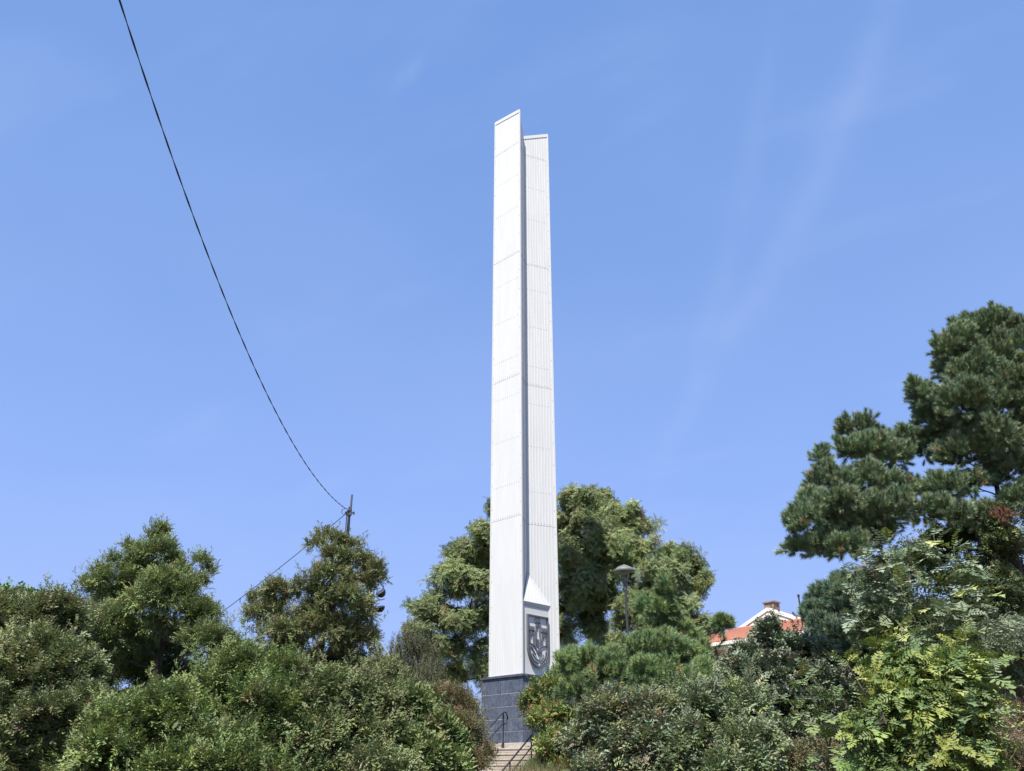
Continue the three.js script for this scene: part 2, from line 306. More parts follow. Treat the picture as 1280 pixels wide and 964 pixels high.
// ------------------------------------------------------------------ stairs and handrails
{
  const stairs = thing('stone_stairs', 'pale worn concrete steps climbing to the dark plinth', 'stairs', STAIR_TOP.clone());
  stairs.rotation.y = R(90 - (STAIR_AZ - 90));                           // local x = across, local z = down
  const tex = dataTex(256, 256, (u, v) => { const a = pnoise(u, v, 8, 3), b = pnoise(u, v, 60, 7, 3); const k = 0.62 + 0.16 * (a - 0.5) + 0.2 * (b - 0.5); return [k, k * 0.95, k * 0.9]; }, true);
  const concrete = new THREE.MeshStandardMaterial({ map: tex, roughness: 0.95 });
  add(stairs, 'landing', box(2.3, 0.2, 1.0, 0, -0.1, -0.502, 0.01), concrete);
  const tread = box(2.2, 0.05, RUN + 0.03, 0, 0, 0, 0.008), riser = box(2.16, RISE - 0.045, RUN + 0.02, 0, 0, 0);
  for (let i = 0; i < STEPS; i++) {
    const y = -(i + 1) * RISE, z = (i + 0.5) * RUN;
    const s = add(stairs, 'step', tread, concrete); s.position.set(0, y - 0.025, z + 0.015);
    const b = add(s, 'riser', riser, concrete); b.position.set(0, -0.085, -0.015);
  }
  const iron = std(0.035, 0.037, 0.045, 0.5, { metalness: 0.4 });
  const rail = (x, zs, z1, label, curl) => {
    const o = STAIR_TOP.clone().addScaledVector(across, x).addScaledVector(down, zs), h = thing('handrail', label, 'handrail', o, 'stair handrails');
    h.rotation.y = stairs.rotation.y;
    const len = z1 - zs, k = RISE / RUN, at = (t) => -k * (zs + t);       // height of the step line over the stair top
    const off = -o.y + STAIR_TOP.y;
    const up = [], lo = [];
    if (curl) up.push(V(0, at(0) + 0.62 + off, -0.08), V(0, at(0) + 0.63 + off, -0.2), V(0, at(0) + 0.72 + off, -0.3), V(0, at(0) + 0.9 + off, -0.26), V(0, at(0) + 0.98 + off, -0.12));
    up.push(V(0, at(0) + 0.95 + off, 0.02));
    for (const t of [0.25, 0.5, 0.75, 1]) up.push(V(0, at(len * t) + 0.95 + off, len * t));
    for (const t of [0, 0.5, 1]) lo.push(V(0, at(len * t) + 0.62 + off, len * t));
    add(h, 'top_rail', tube(up, 0.026, 0.026, 8, 5), iron);
    add(h, 'lower_rail', tube(lo, 0.02, 0.02, 8, 3), iron);
    for (let t = 0; t <= len + 0.01; t += len / 3) { const y = at(t) + off; add(h, 'post', new THREE.CylinderGeometry(0.022, 0.022, 1.15, 8).translate(0, y + 0.36, t), iron); }
  };
  rail(-0.8, 0.05, 4.4, 'dark iron handrail with a curled end in front of the plinth', true);
  rail(0.95, 0.15, 4.4, 'straight dark iron handrail beside the green and orange shrub', false);
}

// ------------------------------------------------------------------ foliage
const LOBES = {
  hedgeTree: [[-12.23,4.99,-21.64,0.81,0.77,0.85],[-11.65,5.13,-22.26,0.74,0.75,0.79],[-11.54,5.25,-23.28,0.35,0.56,0.49],[-12.84,4.09,-21.57,1.08,1.16,1.19],[-11.08,3.83,-20.86,1.13,1.02,1.15],[-10.79,3.73,-21.94,0.51,0.84,0.72],[-11.47,2.63,-20.78,1.18,1.08,1.21],[-9.98,2.53,-20.52,0.99,0.97,1.05],[-10.81,1.57,-20.69,1.24,0.86,1.13],[-9.41,1.57,-20.68,0.8,0.86,0.89],[-12.8,4.53,-27.38,0.56,1.12,0.89],[-11.29,2.71,-24.52,0.56,0.83,0.74]],
  hedgeBack: [[-14.88,6.06,-25.93,0.99,0.59,0.85],[-13.9,6.08,-26.09,0.64,0.44,0.58]],
  spireTree: [[-11.19,8.94,-26.75,0.11,0.15,0.14],[-11.35,8.69,-26.88,0.24,0.2,0.24],[-10.66,8.17,-26.07,0.3,0.22,0.28],[-11.15,7.97,-26.15,0.47,0.32,0.43],[-11.96,8.33,-26.61,0.16,0.14,0.16],[-11.42,7.71,-25.98,0.29,0.24,0.29],[-12.13,7.75,-25.97,0.27,0.22,0.26],[-12.92,7.6,-26.9,0.23,0.2,0.23],[-12.78,7.01,-26.09,0.27,0.29,0.3],[-11.84,7.09,-25.81,0.55,0.39,0.51],[-10.47,7.81,-26.41,0.25,0.27,0.28],[-10.02,7.25,-26.09,0.34,0.37,0.38],[-9.41,7.75,-25.97,0.15,0.16,0.17],[-9.33,7.53,-26.28,0.13,0.14,0.15],[-9.28,6.96,-25.51,0.14,0.28,0.23],[-11.78,6.55,-26.22,0.84,0.55,0.75],[-10.02,6.22,-25.17,1.13,0.77,1.02],[-8.91,5.91,-25.08,0.52,0.52,0.56],[-11.46,5.37,-25.16,0.75,0.9,0.88],[-11.46,5.6,-28.69,1.22,0.87,1.12],[-8.49,5.13,-24.71,0.6,0.55,0.61],[-8.17,5.0,-25.33,0.34,0.46,0.43],[-11.61,4.41,-27.38,1.02,0.86,1.01],[-10.72,4.28,-28.67,1.14,0.85,1.07],[-10.94,3.25,-26.84,1.09,0.83,1.03],[-9.47,3.28,-27.29,1.0,0.84,0.98],[-11.26,7.4,-26.34,0.47,0.3,0.41],[-10.49,6.97,-26.16,0.56,0.34,0.49],[-11.22,6.84,-25.99,0.55,0.29,0.46]],
  leaningTree: [[-6.13,9.13,-27.85,0.25,0.13,0.21],[-6.3,8.65,-27.32,0.19,0.12,0.17],[-5.68,8.87,-27.78,0.19,0.16,0.19],[-5.28,8.72,-28.02,0.35,0.24,0.32],[-5.56,8.04,-26.96,0.49,0.31,0.43],[-5.01,8.16,-27.88,0.45,0.32,0.42],[-4.36,7.91,-27.48,0.19,0.12,0.17],[-4.25,7.62,-27.58,0.11,0.1,0.11],[-5.72,7.35,-26.82,0.78,0.41,0.64],[-4.8,7.37,-27.62,0.34,0.42,0.41],[-7.23,7.14,-26.97,0.43,0.25,0.37],[-7.91,6.92,-27.6,0.39,0.26,0.35],[-7.96,6.31,-26.96,0.22,0.25,0.25],[-7.32,6.49,-27.17,0.58,0.41,0.53],[-6.43,6.83,-26.89,0.57,0.46,0.56],[-5.31,6.64,-26.92,0.87,0.56,0.77],[-4.7,6.29,-26.87,0.37,0.56,0.5],[-6.96,5.67,-26.56,0.65,0.49,0.62],[-5.82,5.67,-26.86,0.95,0.66,0.86],[-4.73,5.51,-27.07,0.66,0.66,0.71],[-6.96,4.93,-28.48,1.07,0.69,0.95],[-5.54,4.83,-29.08,1.06,0.7,0.95],[-3.84,4.37,-26.29,0.39,0.68,0.57],[-6.05,3.96,-28.8,1.44,0.79,1.21],[-4.1,3.75,-27.63,0.8,0.76,0.83],[-6.82,6.4,-27.5,0.48,0.41,0.48],[-6.04,6.32,-27.03,0.52,0.4,0.5]],
  leafyShrub: [[-6.19,3.77,-20.59,0.66,0.59,0.67],[-5.44,3.69,-20.89,0.67,0.52,0.64],[-6.64,3.26,-20.23,0.64,0.65,0.69],[-5.57,2.91,-20.03,0.97,0.75,0.93],[-7.01,2.61,-18.86,0.71,0.7,0.75],[-5.9,2.16,-18.9,0.82,0.55,0.74],[-7.77,2.29,-18.49,0.64,0.61,0.67],[-6.58,1.58,-18.37,0.86,0.68,0.82],[-5.31,1.5,-18.58,0.87,0.68,0.83],[-8.11,1.58,-18.87,0.72,0.7,0.76]],
  ashShrub: [[-4.21,3.19,-20.49,0.79,0.58,0.74],[-3.45,3.14,-20.83,0.66,0.63,0.69],[-4.29,2.35,-19.99,0.96,0.59,0.84],[-3.16,2.37,-20.48,0.81,0.57,0.74],[-4.93,2.04,-19.96,0.61,0.4,0.55],[-3.99,1.5,-19.76,0.93,0.73,0.89],[-2.8,1.57,-19.57,0.75,0.64,0.75]],
  brightShrub: [[-2.59,3.05,-22.04,0.62,0.46,0.58],[-1.89,2.6,-21.98,0.57,0.46,0.55],[-2.49,2.22,-20.82,0.71,0.46,0.63],[-1.52,2.43,-22.16,0.31,0.3,0.33],[-2.12,1.73,-20.89,0.71,0.46,0.63],[-1.46,1.9,-21.48,0.37,0.32,0.37]],
  brownShrub: [[-1.69,3.42,-24.16,0.6,0.38,0.53],[-2.26,3.57,-24.57,0.49,0.25,0.4],[-1.21,3.08,-24.02,0.31,0.42,0.39],[-1.1,2.54,-23.65,0.23,0.32,0.3],[-1.5,2.78,-23.12,0.45,0.36,0.43],[-0.72,2.21,-23.6,0.11,0.15,0.14],[-1.16,2.09,-22.66,0.43,0.3,0.4]],
  droopTree: [[-3.92,6.69,-33.97,0.54,0.39,0.5],[-4.28,6.26,-34.05,0.33,0.39,0.38],[-3.39,6.39,-34.37,0.49,0.59,0.58],[-3.76,5.56,-33.86,0.71,0.45,0.63],[-2.92,5.26,-32.95,0.34,0.68,0.54],[-4.22,5.24,-34.04,0.35,0.7,0.56]],
  bigTree: [[-1.3,12.54,-41.5,0.79,0.69,0.79],[-2.19,11.93,-42.41,0.89,0.7,0.85],[-2.92,10.59,-40.82,0.92,0.58,0.81],[-1.88,9.98,-40.8,0.99,0.66,0.88],[-1.22,11.51,-43.7,0.74,0.98,0.92],[-4.1,8.8,-40.82,0.67,0.45,0.61],[-3.28,8.95,-41.25,0.83,0.49,0.72],[-2.41,8.35,-40.75,1.04,0.56,0.87],[-1.37,8.99,-42.97,0.71,0.94,0.88],[-4.2,7.93,-40.33,0.59,0.32,0.49],[-3.32,7.33,-41.08,0.89,0.52,0.76],[-2.05,7.05,-41.69,1.05,0.57,0.87],[-1.31,6.39,-42.11,0.83,0.57,0.75],[-2.97,6.26,-41.9,0.9,0.49,0.75],[3.17,15.2,-43.77,0.86,0.7,0.84],[4.33,15.13,-44.1,1.03,0.75,0.96],[5.61,14.15,-43.42,1.09,0.73,0.98],[6.72,13.75,-43.54,0.68,0.46,0.61],[2.55,14.26,-44.56,0.95,1.11,1.1],[3.75,12.89,-41.59,1.11,0.78,1.02],[5.08,12.06,-41.47,1.1,0.77,1.0],[6.47,11.85,-41.74,0.95,0.69,0.88],[8.0,11.69,-41.6,1.1,0.6,0.92],[8.88,11.26,-42.12,0.56,0.52,0.58],[7.0,10.56,-40.7,1.14,0.66,0.97],[8.65,10.27,-42.2,0.71,0.6,0.7],[3.15,11.55,-42.14,0.96,1.03,1.06],[3.87,10.31,-41.83,0.94,1.01,1.04],[2.56,9.75,-42.9,0.72,1.11,0.97],[4.71,9.73,-42.81,0.79,0.69,0.79],[3.73,8.48,-43.36,0.87,1.11,1.05],[2.29,7.94,-42.29,0.62,0.91,0.81],[5.47,8.65,-39.96,0.81,0.87,0.89],[7.88,9.02,-41.02,0.91,0.57,0.8],[8.59,8.15,-40.84,0.74,0.56,0.7],[7.0,7.89,-40.77,1.04,0.64,0.9],[5.05,7.1,-40.23,0.8,0.63,0.76],[0.41,12.48,-43.47,1.57,1.68,1.73],[0.41,9.9,-44.76,1.41,1.69,1.64],[0.0,14.61,-43.55,1.1,0.91,1.08],[5.06,10.82,-41.9,0.79,0.56,0.72],[6.06,9.88,-41.63,0.7,0.46,0.63],[4.72,11.68,-42.72,0.81,0.7,0.81],[6.45,8.91,-41.04,0.6,0.41,0.55],[-1.62,13.4,-42.56,0.46,0.32,0.42],[-2.62,12.29,-42.73,0.45,0.32,0.42],[9.22,10.59,-41.37,0.28,0.3,0.31],[-3.57,9.54,-40.86,0.46,0.29,0.41]],
  greenShrub: [[1.1,4.15,-27.79,0.57,0.4,0.52],[0.68,3.79,-27.82,0.34,0.35,0.37],[1.62,4.61,-28.15,0.48,0.36,0.45],[2.0,4.13,-27.01,0.45,0.49,0.51],[1.18,3.48,-27.04,0.54,0.33,0.47],[1.89,3.38,-27.21,0.54,0.44,0.53],[0.74,3.23,-26.52,0.25,0.23,0.26],[1.31,2.69,-26.29,0.52,0.41,0.5],[0.92,2.5,-25.66,0.13,0.21,0.18],[1.92,2.59,-26.28,0.47,0.46,0.5],[1.33,2.07,-26.05,0.46,0.4,0.47],[1.83,1.96,-25.44,0.45,0.39,0.45]],
  youngPine: [[4.34,6.54,-24.51,0.09,0.27,0.19],[4.24,6.04,-24.56,0.2,0.27,0.25],[4.25,5.66,-24.92,0.38,0.27,0.35],[3.9,6.03,-25.14,0.3,0.42,0.38],[5.93,5.65,-24.74,0.04,0.1,0.07],[5.8,5.28,-25.17,0.22,0.15,0.2],[4.76,5.33,-24.91,0.42,0.36,0.42],[2.82,4.58,-24.37,0.58,0.21,0.43],[2.46,4.8,-25.0,0.69,0.31,0.54],[1.78,4.53,-25.01,0.55,0.31,0.47],[3.89,4.89,-24.08,0.66,0.39,0.57],[4.79,4.65,-24.66,0.59,0.4,0.53],[5.41,4.44,-25.0,0.46,0.31,0.42],[2.79,4.2,-24.27,0.7,0.34,0.57],[3.76,4.12,-23.62,0.64,0.42,0.57],[4.72,3.95,-23.48,0.63,0.42,0.57],[5.69,4.04,-24.35,0.45,0.34,0.43],[2.07,3.87,-24.76,0.58,0.3,0.48],[3.18,3.52,-23.46,0.55,0.33,0.47],[4.37,3.4,-23.84,0.55,0.29,0.46]],
  oliveShrub: [[2.32,2.87,-20.58,0.64,0.46,0.6],[3.2,2.86,-20.47,0.6,0.5,0.59],[1.89,2.39,-21.02,0.58,0.47,0.56],[2.76,2.2,-20.15,0.69,0.48,0.63],[2.05,1.57,-20.25,0.68,0.59,0.68],[3.02,1.5,-19.93,0.67,0.58,0.67]],
  greyLeafShrub: [[4.31,2.87,-20.71,0.65,0.58,0.66],[5.14,2.96,-20.75,0.58,0.62,0.64],[3.69,2.18,-19.64,0.67,0.43,0.59],[4.92,2.19,-19.85,0.68,0.47,0.62],[3.94,1.5,-19.53,0.72,0.63,0.72],[4.92,1.57,-19.46,0.52,0.56,0.58]],
  darkShrub: [[6.85,5.17,-23.56,0.27,0.29,0.3],[6.19,4.45,-23.31,0.47,0.37,0.46],[7.25,4.75,-23.47,0.64,0.42,0.58],[7.92,4.5,-23.38,0.47,0.51,0.53],[5.69,3.97,-22.56,0.45,0.44,0.48],[6.61,3.98,-22.63,0.73,0.49,0.66],[7.67,3.76,-22.92,0.58,0.58,0.62],[6.24,3.34,-22.32,0.59,0.43,0.55],[6.92,3.05,-22.13,0.7,0.51,0.65],[7.65,3.06,-22.3,0.36,0.47,0.44],[6.64,2.49,-21.48,0.56,0.29,0.46],[6.35,2.16,-21.59,0.59,0.32,0.5],[7.33,2.41,-21.63,0.38,0.41,0.42],[8.46,3.42,-23.34,0.38,0.5,0.47],[8.3,2.64,-22.94,0.4,0.48,0.47]],
  bluePine: [[9.98,6.9,-27.5,0.59,0.36,0.51],[10.49,6.89,-26.61,0.67,0.45,0.6],[9.35,6.36,-26.98,0.32,0.25,0.31],[10.2,6.17,-27.02,0.81,0.4,0.66],[11.18,6.19,-26.69,0.56,0.61,0.63],[9.51,5.55,-26.36,0.64,0.44,0.58],[10.39,5.31,-26.28,0.73,0.59,0.71],[11.77,7.01,-27.17,0.58,0.52,0.59],[10.29,7.25,-27.13,0.23,0.25,0.26]],
  largePine: [[15.33,14.94,-23.99,0.46,0.31,0.42],[14.83,14.75,-24.35,0.6,0.45,0.57],[16.14,14.73,-24.21,0.53,0.44,0.52],[13.57,13.79,-23.53,0.46,0.51,0.52],[14.78,13.58,-23.69,0.81,0.46,0.69],[15.4,13.34,-23.54,0.59,0.69,0.68],[13.63,13.23,-23.94,0.43,0.48,0.48],[13.8,12.76,-23.26,0.63,0.43,0.57],[14.62,12.26,-23.0,0.63,0.51,0.61],[16.42,13.11,-24.37,0.68,0.9,0.84],[12.34,12.26,-23.72,0.24,0.38,0.33],[12.81,12.19,-23.84,0.49,0.38,0.47],[13.02,11.58,-22.69,0.61,0.48,0.59],[14.27,11.6,-23.11,0.7,0.49,0.64],[12.75,11.66,-24.18,0.47,0.31,0.42],[13.16,11.13,-23.76,0.59,0.44,0.56],[13.69,10.56,-22.66,0.56,0.42,0.53],[15.1,10.87,-23.52,0.53,0.72,0.67],[12.61,10.87,-24.38,0.43,0.35,0.42],[13.02,10.22,-23.32,0.69,0.42,0.6],[11.79,11.0,-23.92,0.24,0.17,0.23],[14.19,9.7,-23.2,0.52,0.4,0.5],[10.07,11.06,-23.22,0.38,0.25,0.34],[9.56,10.18,-22.76,0.31,0.25,0.3],[10.69,10.73,-23.33,0.22,0.17,0.21],[9.97,10.14,-22.75,0.57,0.35,0.5],[8.71,9.91,-22.86,0.09,0.22,0.16],[10.9,10.08,-23.14,0.4,0.36,0.41],[9.13,9.08,-22.47,0.47,0.35,0.44],[8.72,9.17,-22.78,0.42,0.29,0.38],[8.1,8.5,-22.41,0.26,0.28,0.29],[8.67,8.25,-21.86,0.64,0.33,0.53],[9.79,9.13,-22.34,0.49,0.36,0.45],[10.95,9.12,-23.19,0.41,0.35,0.41],[9.75,8.13,-21.92,0.62,0.36,0.53],[7.48,7.9,-22.08,0.2,0.17,0.2],[7.69,7.78,-21.77,0.34,0.31,0.35],[8.65,7.65,-22.21,0.52,0.34,0.47],[9.55,7.65,-22.43,0.56,0.28,0.46],[7.39,7.2,-22.16,0.16,0.15,0.17],[8.0,7.21,-21.99,0.43,0.26,0.37],[8.54,7.11,-21.73,0.5,0.19,0.38],[11.22,8.4,-22.89,0.42,0.26,0.37],[12.08,9.03,-22.99,0.48,0.34,0.45],[12.97,9.36,-23.29,0.52,0.25,0.42],[11.97,8.27,-22.73,0.48,0.26,0.4],[14.05,8.72,-22.94,0.45,0.36,0.44],[12.91,8.28,-22.97,0.45,0.26,0.39]],
  ivyTree: [[14.6,8.64,-26.32,0.53,0.36,0.48],[15.17,8.08,-25.91,0.42,0.45,0.47],[13.49,8.47,-26.43,0.58,0.36,0.51],[14.78,7.0,-25.4,0.4,0.53,0.5],[14.18,7.28,-26.11,0.51,0.6,0.6],[14.4,5.8,-25.06,0.34,0.56,0.48],[13.33,6.01,-25.68,0.49,0.53,0.55],[14.02,6.12,-25.6,0.26,0.58,0.44],[13.07,7.94,-26.85,0.53,0.47,0.54],[14.01,9.09,-25.92,0.43,0.25,0.37],[14.68,8.62,-24.72,0.4,0.28,0.37],[13.19,7.29,-22.75,0.36,0.48,0.45],[12.71,6.21,-22.64,0.31,0.51,0.44],[12.81,5.73,-22.27,0.26,0.5,0.4],[13.37,8.09,-22.47,0.32,0.25,0.31]],
  backThicket: [[11.57,5.17,-28.84,0.86,0.92,0.95],[13.09,5.95,-29.02,0.98,1.16,1.14],[13.96,5.01,-28.52,1.05,1.13,1.16],[15.37,4.87,-28.37,1.04,1.12,1.15],[11.24,3.67,-28.01,1.0,0.98,1.06],[13.31,3.46,-28.37,1.16,1.09,1.2],[15.35,3.37,-28.78,1.03,0.73,0.95]],
  dryWeeds: [[5.88,1.99,-20.04,0.51,0.15,0.36],[6.76,2.04,-20.36,0.45,0.19,0.35],[5.5,1.78,-20.29,0.45,0.15,0.33]],
  drySlope: [[10.09,2.97,-18.59,0.25,0.24,0.27],[9.92,2.57,-18.11,0.21,0.3,0.27],[9.39,2.27,-17.8,0.27,0.29,0.3],[9.15,1.91,-17.09,0.25,0.27,0.28]],
  saplingTall: [[6.21,4.6,-14.43,0.41,0.36,0.41],[6.84,4.8,-14.43,0.41,0.42,0.45],[7.21,4.52,-14.05,0.37,0.4,0.42],[7.11,3.98,-13.82,0.23,0.31,0.29],[6.39,3.94,-14.38,0.5,0.4,0.49],[6.59,3.63,-13.53,0.47,0.37,0.45],[5.89,3.87,-14.31,0.27,0.29,0.3]],
  saplingLow: [[5.78,2.87,-11.88,0.46,0.31,0.42],[5.05,2.86,-11.77,0.35,0.31,0.35],[5.49,2.35,-11.39,0.33,0.35,0.37],[5.01,2.31,-11.55,0.47,0.36,0.45],[4.49,2.04,-11.62,0.29,0.29,0.31],[5.19,1.85,-11.38,0.51,0.35,0.46],[5.57,1.85,-11.37,0.2,0.28,0.26],[4.61,1.67,-11.6,0.42,0.31,0.39]],
  deadSpray: [[12.88,7.98,-21.86,0.16,0.13,0.16]],
  greyShrub: [[9.6,4.06,-18.32,0.42,0.21,0.35],[10.1,4.18,-18.07,0.35,0.24,0.32],[10.35,3.79,-18.32,0.19,0.28,0.25],[8.94,3.81,-18.08,0.25,0.17,0.23]],
};
const leafMat = new THREE.MeshPhysicalMaterial({ color: 0xffffff, roughness: 0.6, transmission: 0.34, thickness: 0, specularIntensity: 0.6 });
const glossLeaf = new THREE.MeshPhysicalMaterial({ color: 0xffffff, roughness: 0.5, transmission: 0.12, thickness: 0 });
const needleMat = new THREE.MeshStandardMaterial({ color: 0xffffff, roughness: 0.65 });
const bark = std(0.075, 0.058, 0.045, 0.95), barkDark = std(0.04, 0.032, 0.027, 0.95), barkGrey = std(0.13, 0.115, 0.1, 0.95);
const soup = (v) => { const g = new THREE.BufferGeometry(); g.setAttribute('position', new THREE.Float32BufferAttribute(v, 3)); g.computeVertexNormals(); return g; };
function leafInto(v, p, dir, side, L_, W_, fold = 0.25, sag = 0.1) {
  const up = new THREE.Vector3().crossVectors(side, dir).normalize(), m = p.clone().addScaledVector(dir, L_ * 0.45), t = p.clone().addScaledVector(dir, L_).addScaledVector(up, -sag * L_);
  const a = m.clone().addScaledVector(side, W_ / 2).addScaledVector(up, fold * W_ / 2), b = m.clone().addScaledVector(side, -W_ / 2).addScaledVector(up, fold * W_ / 2);
  for (const q of [p, a, t, p, t, b]) v.push(q.x, q.y, q.z);
}
function ovalInto(v, p, dir, side, L_, W_, sag = 0.15) {
  const nrm = new THREE.Vector3().crossVectors(side, dir).normalize(), at_ = (t, w, dn) => p.clone().addScaledVector(dir, L_ * t).addScaledVector(side, w * W_ / 2).addScaledVector(nrm, -dn * L_);
  const a1 = at_(0.28, 0.95, sag * 0.1 - 0.02), b1 = at_(0.28, -0.95, sag * 0.1 - 0.02), a2 = at_(0.7, 0.85, sag * 0.5 - 0.02), b2 = at_(0.7, -0.85, sag * 0.5 - 0.02), t = at_(1, 0, sag);
  for (const q of [p, a1, b1, a1, a2, b1, b1, a2, b2, a2, t, b2]) v.push(q.x, q.y, q.z);
}
const perp = (d) => new THREE.Vector3().crossVectors(d, Math.abs(d.y) < 0.9 ? V(0, 1, 0) : V(1, 0, 0)).normalize();
function sprig(s, n, len, L_, W_, spread, fold) { // a flat spray: leaves to both sides of a twig along +y, faces to +z
  srand(s); const v = [];
  for (let i = 0; i < n; i++) {
    const t = (i + 0.6) / n, k = i % 2 ? 1 : -1;
    const d = V(k * spread * rr(0.6, 1.2), rr(0.35, 1.0), rr(-0.5, 0.35)).normalize(), p = V(rr(-0.02, 0.02), t * len, rr(-0.05, 0.05));
    const side = new THREE.Vector3().crossVectors(d, V(rr(-0.5, 0.5), rr(-0.5, 0.5), 1)).normalize();
    leafInto(v, p, d, side, L_ * rr(0.75, 1.2), W_ * rr(0.8, 1.15), fold, rr(0, 0.25));
  }
  v.push(-0.003, 0, 0, 0.003, 0, 0, 0, len, 0);
  return soup(v);
}
function frondInto(v, o, dir, len, pairs, lL, lW, droop, oval) { // a feather leaf
  const side = perp(dir); let p = o.clone(), d = dir.clone(); const st = len / (pairs + 1);
  for (let i = 0; i <= pairs; i++) {
    const q = p.clone().addScaledVector(d, st);
    const w = 0.006 * (1 - i / (pairs + 2)); for (const k of [p.clone().addScaledVector(side, w), p.clone().addScaledVector(side, -w), q]) v.push(k.x, k.y, k.z);
    p = q; d = d.clone().add(V(0, -droop / pairs, 0)).normalize();
    const s = Math.sin(Math.PI * (0.22 + 0.62 * i / pairs));
    if (i > 0) for (const k of [1, -1]) {
      const ld = side.clone().multiplyScalar(k).addScaledVector(d, rr(0.25, 0.55)).add(V(0, rr(-0.45, 0.05), 0)).normalize();
      if (oval) ovalInto(v, p, ld, d.clone().multiplyScalar(k), lL * s * rr(0.85, 1.15), lW * rr(0.85, 1.1), rr(0.1, 0.35));
      else leafInto(v, p, ld, d.clone().multiplyScalar(k), lL * s * rr(0.85, 1.15), lW * rr(0.85, 1.1), 0.3, rr(0.1, 0.35));
    }
  }
  if (oval) ovalInto(v, p, d, side, lL * 0.6, lW * 0.9); else leafInto(v, p, d, side, lL * 0.8, lW, 0.3, 0.2);
}
function rosette(s, n, len, pairs, lL, lW, droop, oval) {
  srand(s); const v = [];
  for (let i = 0; i < n; i++) { const a = i / n * 6.283 + rr(-0.4, 0.4), d = V(Math.cos(a), rr(0.15, 0.9), Math.sin(a)).normalize(); frondInto(v, V(0, 0, 0), d, len * rr(0.75, 1.1), pairs, lL, lW, droop * rr(0.7, 1.3), oval); }
  return soup(v);
}
function pineTuft(s, n, len, nl, w) {
  srand(s); const v = [];
  for (let i = 0; i < n; i++) {
    const t = Math.pow((i + 0.5) / n, 0.8), a = i * 2.39996 + rr(-0.3, 0.3), e = mix(0.35, 1.6, t) + rr(-0.25, 0.35);
    const d = V(Math.cos(a), e, Math.sin(a)).normalize(), p = V(0, t * len, 0), sd = perp(d).applyAxisAngle(d, rr(0, 3)), q = p.clone().addScaledVector(d, nl * rr(0.75, 1.15));
    v.push(p.x + sd.x * w, p.y + sd.y * w, p.z + sd.z * w, p.x - sd.x * w, p.y - sd.y * w, p.z - sd.z * w, q.x, q.y, q.z);
  }
  v.push(-0.008, 0, 0, 0.008, 0, 0, 0, len * 0.9, 0, 0, 0, -0.008, 0, 0, 0.008, 0, len * 0.9, 0);
  return soup(v);
}
function strand(s, len, n, L_, W_) { // hanging twig
  srand(s); const v = [];
  for (let i = 0; i < n; i++) { const t = i / n, a = rr(0, 6.28), d = V(Math.cos(a) * 0.6, -1 + rr(0, 0.8), Math.sin(a) * 0.6).normalize(); leafInto(v, V(Math.sin(t * 3) * 0.05, -t * len, 0), d, perp(d), L_ * rr(0.6, 1.2), W_, 0.2, 0.1); }
  v.push(-0.004, 0, 0, 0.004, 0, 0, 0.02, -len, 0);
  return soup(v);
}
const up = V(0, 1, 0), qa = new THREE.Quaternion(), qb = new THREE.Quaternion(), M4 = new THREE.Matrix4();
const unit = () => { const z = rr(-1, 1), a = rr(0, 6.2832), r = Math.sqrt(1 - z * z); return V(r * Math.cos(a), z, r * Math.sin(a)); };
